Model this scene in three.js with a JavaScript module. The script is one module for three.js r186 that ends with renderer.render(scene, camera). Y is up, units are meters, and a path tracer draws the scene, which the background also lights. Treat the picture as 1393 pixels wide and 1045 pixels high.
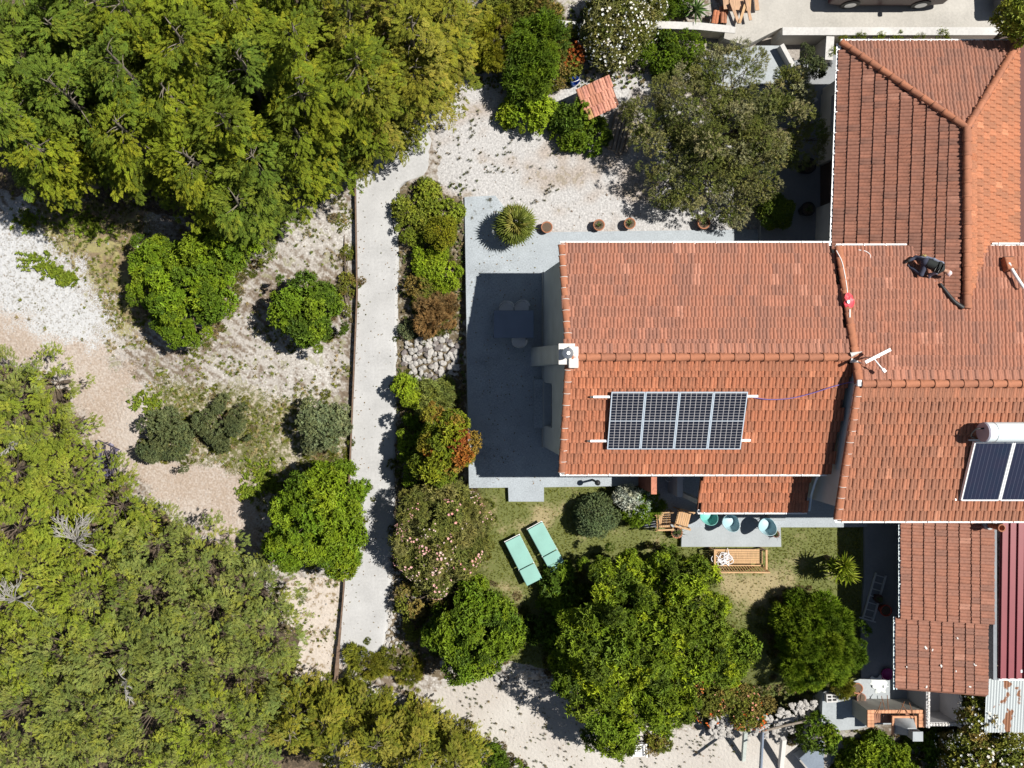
import * as THREE from 'three';
import { mergeGeometries } from 'three/addons/utils/BufferGeometryUtils.js';
import { RoundedBoxGeometry } from 'three/addons/geometries/RoundedBoxGeometry.js';
import { MarchingCubes } from 'three/addons/objects/MarchingCubes.js';
import { ImprovedNoise } from 'three/addons/math/ImprovedNoise.js';

// ---------- camera: straight down from a drone, the frame shifted to the right of its nadir ----------
const CAM_H = 30, FOC = 1117, NX = 550, NY = 505;
const scene = new THREE.Scene();
const camera = new THREE.PerspectiveCamera(2 * Math.atan(1358.5 / 2 / FOC) * 180 / Math.PI, 1393 / 1045, 0.1, 3000);
camera.position.set(0, CAM_H, 0); camera.up.set(0, 0, -1); camera.lookAt(0, 0, 0);
camera.setViewOffset(1810.9, 1358.5, 1810.9 / 2 - NX, 1358.5 / 2 - NY, 1393, 1045);
// ---------- sky and sun ----------
const SUN_DIR = new THREE.Vector3(0.572, 1, -0.14).normalize();
{
  const w = 128, h = 64, d = new Float32Array(w * h * 4);
  for (let y = 0; y < h; y++) for (let x = 0; x < w; x++) {
    const el = ((y + 0.5) / h - 0.5) * Math.PI, az = ((x + 0.5) / w - 0.5) * 2 * Math.PI, i = (y * w + x) * 4;
    const dir = new THREE.Vector3(Math.cos(az) * Math.cos(el), Math.sin(el), Math.sin(az) * Math.cos(el));
    const up = Math.max(0, Math.sin(el)), k = Math.pow(1 - up, 3), glow = 0.6 * Math.pow(Math.max(0, dir.dot(SUN_DIR)), 6);
    const s = 0.245;
    d[i] = s * (0.25 + 0.42 * k + glow * 0.5); d[i + 1] = s * (0.36 + 0.4 * k + glow * 0.45); d[i + 2] = s * (0.58 + 0.26 * k + glow * 0.3); d[i + 3] = 1;
  }
  const sky = new THREE.DataTexture(d, w, h, THREE.RGBAFormat, THREE.FloatType);
  sky.mapping = THREE.EquirectangularReflectionMapping; sky.magFilter = THREE.LinearFilter; sky.minFilter = THREE.LinearFilter; sky.needsUpdate = true;
  scene.background = sky; scene.environment = sky;
}
const sun = new THREE.DirectionalLight(new THREE.Color(1, 0.955, 0.87), 5);
sun.position.copy(SUN_DIR).multiplyScalar(80); sun.castShadow = true; sun.shadow.radius = 1;
Object.assign(sun.shadow.camera, { left: -40, right: 40, top: 40, bottom: -40, near: 1, far: 200 }); sun.shadow.mapSize.set(4096, 4096);
scene.add(sun, sun.target);
const renderer = new THREE.WebGLRenderer({ antialias: true });
renderer.toneMapping = THREE.LinearToneMapping; renderer.toneMappingExposure = 1.45; renderer.shadowMap.enabled = true;

// ---------- helpers ----------
const V3 = (x, y, z) => new THREE.Vector3(x, y, z);
let seed = 12345;
const rnd = () => { seed |= 0; seed = seed + 0x6D2B79F5 | 0; let t = Math.imul(seed ^ seed >>> 15, 1 | seed); t = t + Math.imul(t ^ t >>> 7, 61 | t) ^ t; return ((t ^ t >>> 14) >>> 0) / 4294967296; };
const rr = (a, b) => a + (b - a) * rnd();
const pick = (a) => a[Math.floor(rnd() * a.length)];
const lerp = THREE.MathUtils.lerp, clamp = THREE.MathUtils.clamp;
const sst = (a, b, x) => { const t = clamp((x - a) / (b - a), 0, 1); return t * t * (3 - 2 * t); };
const IN = new ImprovedNoise();
const noise = (x, y, z = 0) => IN.noise(x, y, z);
const fbm = (x, y, o = 4, z = 0) => { let s = 0, a = 0.5; for (let i = 0; i < o; i++) { s += a * IN.noise(x, y, z + i * 7.3); x *= 2.03; y *= 2.03; a *= 0.5; } return s; };
// a photo pixel is a direction; the height of what it touches gives the point
const W = (px, py, h = 0) => V3((px - NX) * (CAM_H - h) / FOC, h, (py - NY) * (CAM_H - h) / FOC);
const onPlane = (px, py, fn) => { let h = 3; for (let i = 0; i < 12; i++) { const p = W(px, py, h); h = fn(p.x, p.z); } return W(px, py, h); };
const pxOf = (p) => [NX + p.x * FOC / (CAM_H - p.y), NY + p.z * FOC / (CAM_H - p.y)];
const taken = {};
const numbered = (n) => { taken[n] = (taken[n] ?? -1) + 1; return taken[n] ? n + '_' + String(taken[n]).padStart(3, '0') : n; };
function mesh(name, geo, mat, parent, pos, rot) {
  const m = new THREE.Mesh(geo, mat); m.name = name; m.castShadow = m.receiveShadow = true;
  if (pos) m.position.set(...(pos.isVector3 ? pos.toArray() : pos)); if (rot) m.rotation.set(...rot);
  if (parent) parent.add(m); return m;
}
function thing(name, label, category, pos = [0, 0, 0], turn = 0, group) {
  const g = new THREE.Group(); g.name = numbered(name); g.position.set(...(pos.isVector3 ? pos.toArray() : pos)); g.rotation.y = turn;
  g.userData = { label, category }; if (group) g.userData.group = group; scene.add(g); return g;
}
function single(name, label, category, geo, mat, pos, rot, group) {
  const m = mesh(numbered(name), geo, mat, scene, pos, rot); m.userData = { label, category }; if (group) m.userData.group = group; return m;
}
function struct(name, geo, mat) { const m = mesh(numbered(name), geo, mat, scene); m.userData.kind = 'structure'; return m; }
const xf = (g, pos = [0, 0, 0], rot = [0, 0, 0], sc = [1, 1, 1]) => g.applyMatrix4(new THREE.Matrix4().compose(V3(...(pos.isVector3 ? pos.toArray() : pos)), new THREE.Quaternion().setFromEuler(new THREE.Euler(...rot)), V3(...sc)));
// texture coordinates in metres, by the side that a face points to
function muv(g, s = 1) {
  const q = g.index ? g.toNonIndexed() : g, p = q.attributes.position, uv = new Float32Array(p.count * 2);
  if (!q.attributes.normal) q.computeVertexNormals();
  const a = V3(), b = V3(), c = V3();
  for (let i = 0; i < p.count; i += 3) {
    a.fromBufferAttribute(p, i); b.fromBufferAttribute(p, i + 1); c.fromBufferAttribute(p, i + 2);
    const n = b.clone().sub(a).cross(c.clone().sub(a)), ax = Math.abs(n.x), ay = Math.abs(n.y), az = Math.abs(n.z);
    [a, b, c].forEach((v, k) => { const j = (i + k) * 2; if (ay >= ax && ay >= az) { uv[j] = v.x * s; uv[j + 1] = v.z * s; } else if (ax >= az) { uv[j] = v.z * s; uv[j + 1] = v.y * s; } else { uv[j] = v.x * s; uv[j + 1] = v.y * s; } });
  }
  q.setAttribute('uv', new THREE.BufferAttribute(uv, 2)); return q;
}
const box = (w, h, d, pos, rot) => muv(xf(new THREE.BoxGeometry(w, h, d), pos, rot));
const rbox = (w, h, d, r, pos, rot) => muv(xf(new RoundedBoxGeometry(w, h, d, 1, r), pos, rot));
const cyl = (r0, r1, h, n = 12, pos, rot) => xf(new THREE.CylinderGeometry(r0, r1, h, n), pos, rot);
const strip = (gs) => gs.map((g) => { const q = g.index ? g.toNonIndexed() : g; for (const k of Object.keys(q.attributes)) if (!['position', 'normal', 'uv'].includes(k)) q.deleteAttribute(k); return q; });
const merge = (gs) => mergeGeometries(strip(gs));
function tube(pts, r0, r1 = r0, seg = 6, n = 0) {   // tapered tube through points
  const curve = new THREE.CatmullRomCurve3(pts.map((p) => p.isVector3 ? p : V3(...p))), N = n || Math.max(3, pts.length * 3);
  const g = new THREE.TubeGeometry(curve, N, 1, seg, false), p = g.attributes.position, P = curve.getSpacedPoints(N), v = V3();
  for (let i = 0; i <= N; i++) { const r = lerp(r0, r1, i / N), c = curve.getPointAt(i / N); for (let j = 0; j <= seg; j++) { const k = i * (seg + 1) + j; v.fromBufferAttribute(p, k).sub(c).multiplyScalar(r).add(c); p.setXYZ(k, v.x, v.y, v.z); } }
  return g;
}
const bar = (a, b, r, n = 6, r1 = r) => { a = a.isVector3 ? a : V3(...a); b = b.isVector3 ? b : V3(...b); const d = b.clone().sub(a), L = d.length(), g = new THREE.CylinderGeometry(r1, r, L, n); return g.applyMatrix4(new THREE.Matrix4().compose(a.clone().add(b).multiplyScalar(0.5), new THREE.Quaternion().setFromUnitVectors(V3(0, 1, 0), d.normalize()), V3(1, 1, 1))); };
const beam = (a, b, w, h) => { a = a.isVector3 ? a : V3(...a); b = b.isVector3 ? b : V3(...b); const d = b.clone().sub(a), L = d.length(); d.normalize(); const side = Math.abs(d.y) > 0.98 ? V3(1, 0, 0) : V3(0, 1, 0).cross(d).normalize(), up = d.clone().cross(side); return muv(new THREE.BoxGeometry(w, h, L)).applyMatrix4(new THREE.Matrix4().makeBasis(side, up, d).setPosition(a.clone().add(b).multiplyScalar(0.5))); };
// slab from a polygon of world points (x, z), top at h
function slab(poly, h, t, uvS = 1) {
  const s = new THREE.Shape(poly.map((p) => new THREE.Vector2(p.x, -p.z)));
  const g = new THREE.ExtrudeGeometry(s, { depth: t, bevelEnabled: false }); g.rotateX(-Math.PI / 2); g.translate(0, h - t, 0); return muv(g, uvS);
}
const slabPx = (pts, h, t) => slab(pts.map(([x, y]) => W(x, y, h)), h, t);

// ---------- textures ----------
const sr = (v) => v <= 0.0031308 ? v * 12.92 : 1.055 * Math.pow(v, 1 / 2.4) - 0.055;
function tex(n, fn, rep = 1, srgb = true, m = n) {
  const d = new Uint8Array(n * m * 4);
  for (let y = 0; y < m; y++) for (let x = 0; x < n; x++) { const c = fn(x / n, y / m), i = (y * n + x) * 4, r = Array.isArray(c) ? c : [c, c, c]; for (let k = 0; k < 3; k++) d[i + k] = 255 * clamp(srgb ? sr(r[k]) : r[k], 0, 1); d[i + 3] = 255; }
  const t = new THREE.DataTexture(d, n, m, THREE.RGBAFormat); t.wrapS = t.wrapT = THREE.RepeatWrapping; t.magFilter = THREE.LinearFilter; t.minFilter = THREE.LinearMipmapLinearFilter; t.generateMipmaps = true;
  t.repeat.set(rep, rep); if (srgb) t.colorSpace = THREE.SRGBColorSpace; t.needsUpdate = true; return t;
}
const per = (u, v, f, o = 3, z = 0) => { // noise that repeats
  const a = fbm(u * f, v * f, o, z), b = fbm((u - 1) * f, v * f, o, z), c = fbm(u * f, (v - 1) * f, o, z), d = fbm((u - 1) * f, (v - 1) * f, o, z), s = sst(0, 1, u), t = sst(0, 1, v);
  return lerp(lerp(a, b, s), lerp(c, d, s), t);
};
const C = (r, g, b) => new THREE.Color().setRGB(r, g, b);
const std = (c, rough = 0.85, o = {}) => new THREE.MeshStandardMaterial({ color: c, roughness: rough, ...o });
const tConcrete = tex(512, (u, v) => { const a = per(u, v, 5, 4), b = per(u, v, 46, 2, 9), c = per(u, v, 2, 2, 31); return clamp(0.84 + a * 0.26 + b * 0.2 + c * 0.16, 0, 1) * (rnd() < 0.008 ? 0.6 : 1); }, 0.25);
const tSpeck = tex(512, (u, v) => { const a = per(u, v, 6, 3), b = per(u, v, 60, 2, 3), c = per(u, v, 2, 2, 8); return clamp(0.8 + a * 0.26 + b * 0.5 + c * 0.2 + (rnd() < 0.02 ? 0.25 : 0), 0, 1); }, 0.3);
const tPlaster = tex(256, (u, v) => clamp(0.86 + per(u, v, 4, 4) * 0.25 + (rnd() - 0.5) * 0.05, 0, 1), 0.4);
const tTile = tex(256, (u, v) => { const a = per(u, v, 3, 4), b = per(u, v, 16, 3, 5), d = rnd(); let k = 0.82 + a * 0.5 + b * 0.42; if (b < -0.22) k *= 0.72; const li = per(u, v, 12, 2, 17) > 0.4 ? 1 : 0; return [clamp(k * (li ? 1.0 : 1), 0, 1), clamp(k * (li ? 1.35 : 0.99), 0, 1), clamp(k * (li ? 1.5 : 0.97) + (d < 0.01 ? 0.2 : 0), 0, 1)]; });
const tWood = tex(256, (u, v) => { const g = per(u * 1, v * 0.12, 24, 3); return clamp(0.8 + g * 0.5 + per(u, v, 3, 2, 8) * 0.25, 0, 1); }, 1);
const tBark = tex(256, (u, v) => clamp(0.7 + per(u, v * 0.3, 20, 3) * 0.9, 0, 1), 1);
const tBumpFine = tex(256, (u, v) => clamp(0.5 + per(u, v, 40, 3) * 0.8, 0, 1), 0.5, false);
const tStone = tex(256, (u, v) => { const a = per(u, v, 5, 4), b = per(u, v, 30, 2, 4); return clamp(0.8 + a * 0.5 + b * 0.3, 0, 1); }, 1.2);

const M = {
  concrete: std(C(0.45, 0.45, 0.455), 0.9, { map: tConcrete, bumpMap: tBumpFine, bumpScale: 0.004 }),
  terrace: std(C(0.345, 0.385, 0.425), 0.7, { map: tSpeck, bumpMap: tBumpFine, bumpScale: 0.003 }),
  paving: std(C(0.26, 0.275, 0.295), 0.75, { map: tConcrete, bumpMap: tBumpFine, bumpScale: 0.003 }),
  patio: std(C(0.35, 0.38, 0.405), 0.8, { map: tConcrete, bumpMap: tBumpFine, bumpScale: 0.004 }),
  wall: std(C(0.55, 0.585, 0.615), 0.9, { map: tPlaster }),
  wallCream: std(C(0.68, 0.63, 0.56), 0.9, { map: tPlaster }),
  wallTop: std(C(0.55, 0.54, 0.53), 0.9, { map: tConcrete }),
  white: std(C(0.78, 0.79, 0.8), 0.45),
  mortar: std(C(0.58, 0.56, 0.54), 0.9),
  metal: std(C(0.6, 0.62, 0.65), 0.35, { metalness: 0.9 }),
  steel: std(C(0.5, 0.52, 0.55), 0.4, { metalness: 0.8 }),
  black: std(C(0.02, 0.02, 0.022), 0.55),
  navy: std(C(0.03, 0.042, 0.075), 0.6),
  rust: std(C(0.22, 0.09, 0.04), 0.9, { map: tStone }),
  teak: std(C(0.52, 0.31, 0.145), 0.65, { map: tWood }),
  plank: std(C(0.5, 0.31, 0.19), 0.8, { map: tWood }),
  greyWood: std(C(0.26, 0.22, 0.18), 0.9, { map: tWood }),
  mint: std(C(0.225, 0.44, 0.39), 0.7, { map: tPlaster }),
  teal: std(C(0.17, 0.46, 0.43), 0.5),
  paleBlue: std(C(0.34, 0.48, 0.53), 0.5),
  clay: std(C(0.44, 0.185, 0.1), 0.9, { map: tStone }),
  brick: std(C(0.62, 0.31, 0.17), 0.9, { map: tStone }),
  bark: std(C(0.16, 0.12, 0.09), 0.95, { map: tBark }),
  deadwood: std(C(0.42, 0.4, 0.37), 0.9, { map: tBark }),
  stone: std(C(0.46, 0.44, 0.42), 0.9, { map: tStone }), stoneB: std(C(0.4, 0.38, 0.36), 0.9, { map: tStone }), stoneC: std(C(0.2, 0.175, 0.17), 0.9, { map: tStone }),
  soil: std(C(0.12, 0.085, 0.06), 1, { map: tStone }),
  glassDark: std(C(0.015, 0.018, 0.02), 0.08),
  frame: std(C(0.3, 0.32, 0.33), 0.5),
  alu: std(C(0.55, 0.57, 0.6), 0.5, { metalness: 0.2 }),
  barkGrey: std(C(0.26, 0.225, 0.18), 0.95, { map: tBark }),
  fabricGrey: std(C(0.62, 0.62, 0.63), 0.85),
};
// ================= GROUND =================
const pl = (pts, x) => { if (x <= pts[0][0]) return pts[0][1]; for (let i = 1; i < pts.length; i++) if (x <= pts[i][0]) return lerp(pts[i - 1][1], pts[i][1], (x - pts[i - 1][0]) / (pts[i][0] - pts[i - 1][0])); return pts[pts.length - 1][1]; };
const pathH = (py) => pl([[150, -0.12], [260, -0.2], [450, -0.75], [650, -1.1], [1045, -1.35]], py);
const fenceX = (py) => pl([[0, 482], [215, 483], [400, 486], [520, 481], [640, 476], [800, 468], [915, 458], [1045, 450]], py);
const bankY = (px) => pl([[540, 900], [600, 905], [760, 936], [880, 962], [980, 985], [1060, 985], [1120, 975], [1500, 975]], px);
function groundPx(px, py) {
  const ph = pathH(py), fx = fenceX(py);
  const left = ph - 0.1 - 0.3 * clamp((fx - px) / 480, 0, 1.5) + 0.1 * fbm(px / 130, py / 130, 3);
  const bank = ph + 0.02 + 0.22 * sst(545, 590, px) * sst(250, 300, py) * (1 - sst(860, 920, py));
  const gravel = -0.07 + 0.3 * sst(60, 20, py) * sst(620, 680, px);
  const lawnTop = py < 640 ? -0.35 : -0.28;
  const low = -1.3 - 0.1 * sst(1000, 1100, py);
  let right = lerp(gravel, lawnTop, sst(318, 340, py));
  right = lerp(right, low, sst(bankY(px) - 6, bankY(px) + 10, py) * (1 - sst(1090, 1130, px)));
  if (py > 900) right = lerp(right, -0.9, sst(1090, 1140, px) * sst(bankY(px), bankY(px) + 40, py));
  let h = px < fx ? left : lerp(bank, right, sst(py < 270 ? 560 : 612, py < 270 ? 640 : py > 660 ? 665 : 640, px));
  if (px >= fx && py > 880) h = lerp(h, Math.min(h, low), sst(900, 960, py) * (1 - sst(1090, 1130, px)));
  return h + 0.015 * noise(px / 11, py / 11);
}
const pxAt = (X, Z, h) => [NX + X * FOC / (CAM_H - h), NY + Z * FOC / (CAM_H - h)];
function groundH(X, Z) { let h = -0.6; for (let i = 0; i < 3; i++) h = groundPx(...pxAt(X, Z, h)); return h; }
const G = (px, py) => { const h = groundPx(px, py); return W(px, py, h); };
const inPoly = (p, x, y) => { let c = false; for (let i = 0, j = p.length - 1; i < p.length; j = i++) if ((p[i][1] > y) !== (p[j][1] > y) && x < (p[j][0] - p[i][0]) * (y - p[i][1]) / (p[j][1] - p[i][1]) + p[i][0]) c = !c; return c; };
const Z = {
  lime: [[-200, 290], [30, 300], [70, 330], [110, 375], [140, 420], [150, 455], [125, 500], [70, 470], [0, 420], [-200, 380]],
  track: [[-200, 390], [0, 420], [70, 462], [140, 470], [190, 520], [205, 590], [262, 630], [330, 640], [352, 700], [345, 760], [250, 710], [180, 650], [120, 600], [80, 510], [0, 490], [-200, 480]],
  brown: [[60, 255], [200, 280], [215, 440], [155, 450], [115, 350], [60, 330]],
  weeds: [[200, 520], [330, 530], [470, 560], [474, 660], [350, 690], [320, 640], [205, 600]],
  lowerLot: [[400, 780], [470, 780], [462, 930], [380, 960], [360, 860]],
  wood: [[-400, -400], [640, -400], [640, 40], [590, 150], [470, 215], [380, 240], [350, 300], [190, 290], [60, 262], [-400, 262]],
  thicket: [[-400, 480], [20, 500], [90, 530], [110, 600], [150, 660], [260, 720], [340, 780], [400, 850], [400, 960], [360, 1300], [-400, 1300]],
  foot: [[360, 960], [450, 930], [560, 960], [640, 1000], [700, 1060], [700, 1300], [360, 1300]],
  bed: [[538, 245], [630, 245], [640, 920], [528, 920], [540, 520]],
  gravel: [[590, 60], [1120, 20], [1120, 330], [640, 330], [632, 268], [595, 262]],
  lawn: [[630, 660], [900, 660], [1190, 700], [1190, 960], [1060, 975], [980, 955], [760, 912], [640, 890], [600, 800]],
  drive: [[480, 925], [560, 960], [640, 918], [760, 945], [900, 985], [1000, 1000], [1110, 1000], [1110, 1300], [420, 1300], [440, 960]],
};
const grassiness = (x, y) => {   // how much the lawn is green rather than straw, 0..1
  let g = 0.78 + 1.1 * fbm(x / 46, y / 46, 4, 3.1);
  g -= 0.45 * sst(60, 15, Math.hypot(x - 1000, y - 815)); g -= 0.35 * sst(50, 10, Math.hypot(x - 1070, y - 800)); g -= 0.3 * sst(40, 8, Math.hypot(x - 722, y - 703));
  return clamp(g, 0, 1);
};
{
  const X0 = -150, X1 = 1543, Y0 = -125, Y1 = 1170, TW = 2048, TH = 1566, d = new Uint8Array(TW * TH * 4);
  const k0 = (CAM_H + 0.6) / FOC, mix = (a, b, t) => [lerp(a[0], b[0], t), lerp(a[1], b[1], t), lerp(a[2], b[2], t)];
  const gw = TW / 8 + 2, gh = Math.ceil(TH / 8) + 2, hg = new Float32Array(gw * gh), bg = new Float32Array(gw * gh);
  for (let j = 0; j < gh; j++) for (let i = 0; i < gw; i++) { const x = ((X0 + (X1 - X0) * i * 8 / TW) - NX) * k0, z = ((Y0 + (Y1 - Y0) * j * 8 / TH) - NY) * k0, q = groundH(x, z), [a, b] = pxAt(x, z, q); hg[j * gw + i] = q; bg[j * gw + i] = fbm(a / 90, b / 90, 3, 5); }
  const bil = (g, i, j) => { const x = i >> 3, y = j >> 3, u = (i & 7) / 8, v = (j & 7) / 8, o = y * gw + x; return (g[o] * (1 - u) + g[o + 1] * u) * (1 - v) + (g[o + gw] * (1 - u) + g[o + gw + 1] * u) * v; };
  for (let j = 0; j < TH; j++) for (let i = 0; i < TW; i++) {
    const wx = ((X0 + (X1 - X0) * i / TW) - NX) * k0, wz = ((Y0 + (Y1 - Y0) * j / TH) - NY) * k0;
    const h = bil(hg, i, j), [px, py] = pxAt(wx, wz, h);
    const n1 = noise(px / 23, py / 23, 1), n2 = noise(px / 7, py / 7, 2), n3 = noise(px / 2.6, py / 2.6, 3), n4 = rnd() - 0.5, big = bil(bg, i, j);
    const x = px + n1 * 14 + n2 * 6, y = py + noise(px / 21, py / 21, 8) * 14 + noise(px / 7, py / 7, 6) * 6;
    // chalky rubble over brown soil, streaked as it was dragged
    const streak = noise((px * 0.8 + py * 0.6) / 26, (py * 0.8 - px * 0.6) / 6, 4);
    let t = sst(-0.35, 0.35, big * 1.1 + n2 * 0.5 + streak * 0.55 + n3 * 0.35 + 0.1);
    let c = mix([0.17, 0.13, 0.095], [0.405, 0.378, 0.352], t);
    if (n2 * 0.5 + n3 * 0.6 + big > 0.42) c = mix(c, [0.56, 0.54, 0.52], 0.7);
    if (n2 + n1 > 0.55) c = mix(c, [0.2, 0.19, 0.07], 0.5);
    if (inPoly(Z.brown, x + (rnd() - 0.5) * 30, y + (rnd() - 0.5) * 30)) c = mix([0.22, 0.165, 0.1], [0.3, 0.27, 0.12], sst(-0.3, 0.4, n2 + n1));
    if (inPoly(Z.weeds, x + (rnd() - 0.5) * 30, y + (rnd() - 0.5) * 30)) c = mix([0.13, 0.13, 0.045], [0.4, 0.35, 0.28], sst(-0.1, 0.5, n2 * 0.7 + n3 * 0.5 + big));
    const jx = (rnd() - 0.5) * 46, jy = (rnd() - 0.5) * 46;
    if (inPoly(Z.lime, x + n1 * 16 + n2 * 14 + jx, y + n2 * 16 - n1 * 14 + jy)) c = mix([0.52, 0.525, 0.54], [0.24, 0.225, 0.2], sst(0.0, 0.55, n3 * 0.7 + n2 * 0.4 + big * 0.4));
    if (inPoly(Z.track, x + n1 * 8 + n2 * 8 + jx * 0.5, y + n2 * 8 - n1 * 6 + jy * 0.5)) c = mix([0.37, 0.295, 0.24], [0.45, 0.395, 0.355], sst(-0.4, 0.4, big + n3 * 0.5 + n2 * 0.3));
    if (inPoly(Z.lowerLot, x, y)) c = mix([0.52, 0.46, 0.41], [0.24, 0.18, 0.11], sst(0.05, 0.5, n2 * 0.6 + n3 * 0.5 + n1 * 0.4));
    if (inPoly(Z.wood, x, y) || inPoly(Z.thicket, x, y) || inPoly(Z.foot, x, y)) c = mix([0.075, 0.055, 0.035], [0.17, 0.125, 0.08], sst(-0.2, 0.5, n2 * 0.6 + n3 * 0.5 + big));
    if (inPoly(Z.bed, x, y)) c = mix([0.13, 0.1, 0.06], [0.34, 0.31, 0.26], sst(0, 0.6, n2 * 0.6 + n3 * 0.6));
    if (inPoly(Z.gravel, x, y)) { const pk = sst(-0.05, 0.3, big + n1 * 0.3); c = mix([0.44, 0.43, 0.43], [0.37, 0.325, 0.295], pk); c = c.map((q) => q * (1 + n3 * 0.2 + n4 * 0.24)); if (n2 * 0.5 + n1 * 0.6 + big > 0.45) c = mix(c, [0.24, 0.2, 0.13], 0.45); if (py < 100 && px > 640) c = mix(c, [0.2, 0.15, 0.1], 0.5); }
    if (inPoly(Z.lawn, px + n2 * 3, py + n1 * 3)) { const g = grassiness(px, py) + n3 * 0.25; c = mix([0.33, 0.27, 0.15], [0.13, 0.145, 0.04], sst(0.2, 0.7, g)); }
    if (inPoly(Z.drive, x, y)) { c = mix([0.5, 0.475, 0.445], [0.43, 0.395, 0.365], sst(-0.3, 0.3, big + n3 * 0.3)); if (n2 * 0.6 + n3 * 0.7 + big * 0.5 > 0.62) c = mix(c, [0.2, 0.18, 0.1], 0.7); }
    const f = 1 + n3 * 0.14 + n4 * 0.12, o = (j * TW + i) * 4;
    d[o] = 255 * clamp(sr(c[0] * f), 0, 1); d[o + 1] = 255 * clamp(sr(c[1] * f), 0, 1); d[o + 2] = 255 * clamp(sr(c[2] * f), 0, 1); d[o + 3] = 255;
  }
  const t = new THREE.DataTexture(d, TW, TH, THREE.RGBAFormat); t.colorSpace = THREE.SRGBColorSpace; t.wrapS = t.wrapT = THREE.MirroredRepeatWrapping; t.magFilter = THREE.LinearFilter; t.needsUpdate = true;
  const xs = [], zs = [], far = [-900, -300, -110, -60], k = k0;
  for (const f of far) { xs.push(f); zs.push(f); }
  for (let p = -420; p <= 1800; p += 9) xs.push((p - NX) * k);
  for (let p = -380; p <= 1440; p += 9) zs.push((p - NY) * k);
  for (const f of [...far].reverse()) { xs.push(-f); zs.push(-f); }
  const pos = [], uv = [], idx = [];
  for (const z of zs) for (const x of xs) { pos.push(x, groundH(x, z), z); uv.push((x / k + NX - X0) / (X1 - X0), (z / k + NY - Y0) / (Y1 - Y0)); }
  const n = xs.length;
  for (let j = 0; j < zs.length - 1; j++) for (let i = 0; i < n - 1; i++) { const a = j * n + i; idx.push(a, a + n, a + 1, a + 1, a + n, a + n + 1); }
  const g = new THREE.BufferGeometry(); g.setAttribute('position', new THREE.Float32BufferAttribute(pos, 3)); g.setAttribute('uv', new THREE.Float32BufferAttribute(uv, 2)); g.setIndex(idx); g.computeVertexNormals();
  const gb = tex(512, (u, v) => clamp(0.5 + per(u, v, 18, 4) * 0.9, 0, 1), 1, false); gb.repeat.set(22, 17);
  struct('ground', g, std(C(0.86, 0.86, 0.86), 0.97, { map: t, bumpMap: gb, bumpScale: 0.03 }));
}
// concrete path between the rubble lot and the planted bed
{
  const R = (py) => pl([[130, 640], [185, 600], [235, 592], [250, 545], [400, 543], [520, 541], [700, 539], [800, 533], [880, 526], [905, 515]], py);
  const pos = [], idx = [], rows = []; for (let py = 130; py <= 905; py += 9) rows.push(py);
  rows.forEach((py) => { const h = pathH(py) + 0.035, n = 9; const e = py > 850 ? 5 * noise(py / 9, 3) * (py - 850) / 30 : 0.8 * noise(py / 14, 1); for (let i = 0; i <= n; i++) { const p = W(lerp(fenceX(py) + 1, R(py) + e, i / n), py, h); pos.push(p.x, h - (i === n || py === rows[rows.length - 1] ? 0.02 : 0), p.z); } const q = W(R(py) + e + 0.3, py, h - 0.3); pos.push(q.x, h - 0.35, q.z); });
  const n = 11; for (let j = 0; j < rows.length - 1; j++) for (let i = 0; i < n - 1; i++) { const a = j * n + i; idx.push(a, a + n, a + 1, a + 1, a + n, a + n + 1); }
  let g = new THREE.BufferGeometry(); g.setAttribute('position', new THREE.Float32BufferAttribute(pos, 3)); g.setIndex(idx); g.computeVertexNormals(); g = muv(g);
  struct('concrete_path', g, M.concrete);
}
// terrace slab, its step, patio strips, courtyards
struct('terrace', slabPx([[632, 268], [674, 266], [700, 300], [735, 316], [1035, 312], [1035, 350], [760, 380], [760, 630], [872, 640], [872, 661], [740, 663], [638, 664]], 0, 1.3), M.terrace);
struct('terrace_step', slabPx([[691, 655], [740, 655], [740, 682.5], [692, 682.5]], -0.1, 0.4), M.terrace);
struct('house_floor', slabPx([[872.5, 600], [1180, 600], [1180, 717], [1134, 717.5], [873, 717.5]], -0.06, 0.5), M.terrace);
struct('garden_patio', slabPx([[928, 714], [1062, 714], [1063, 744], [927, 744]], -0.1, 0.4), M.patio);
struct('courtyard_paving', slabPx([[1176, 700], [1300, 700], [1300, 920], [1230, 934], [1172, 934], [1171, 860], [1176, 780]], -0.2, 0.5), M.paving);
struct('barbecue_patio', slabPx([[1119, 955], [1120, 942], [1170, 924], [1300, 924], [1300, 984], [1186, 986], [1168, 992], [1142, 994], [1118, 984]], -0.15, 0.9), M.patio);
struct('rear_patio', slabPx([[1035.5, 350], [1036, 220], [1000, 160], [1000, 100], [1180, 60], [1180, 350]], 0.25, 0.5), M.paving);
struct('tree_patio', slabPx([[1030, 62], [1062, 62], [1090, 112], [1020, 116], [955, 130], [950, 80]], 0.3, 0.5), M.patio);
struct('street', slabPx([[1010, -200], [1700, -200], [1700, 38], [1062, 38], [1015, 62], [985, 52], [990, 20], [1012, -20]], 0.62, 0.9), std(C(0.44, 0.42, 0.39), 0.92, { map: tConcrete, bumpMap: tBumpFine, bumpScale: 0.006 }));
struct('neighbour_yard', slabPx([[1340, 60], [1600, 60], [1600, 400], [1340, 400]], 0.1, 0.6), std(C(0.16, 0.07, 0.06), 0.9, { map: tConcrete }));
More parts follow.
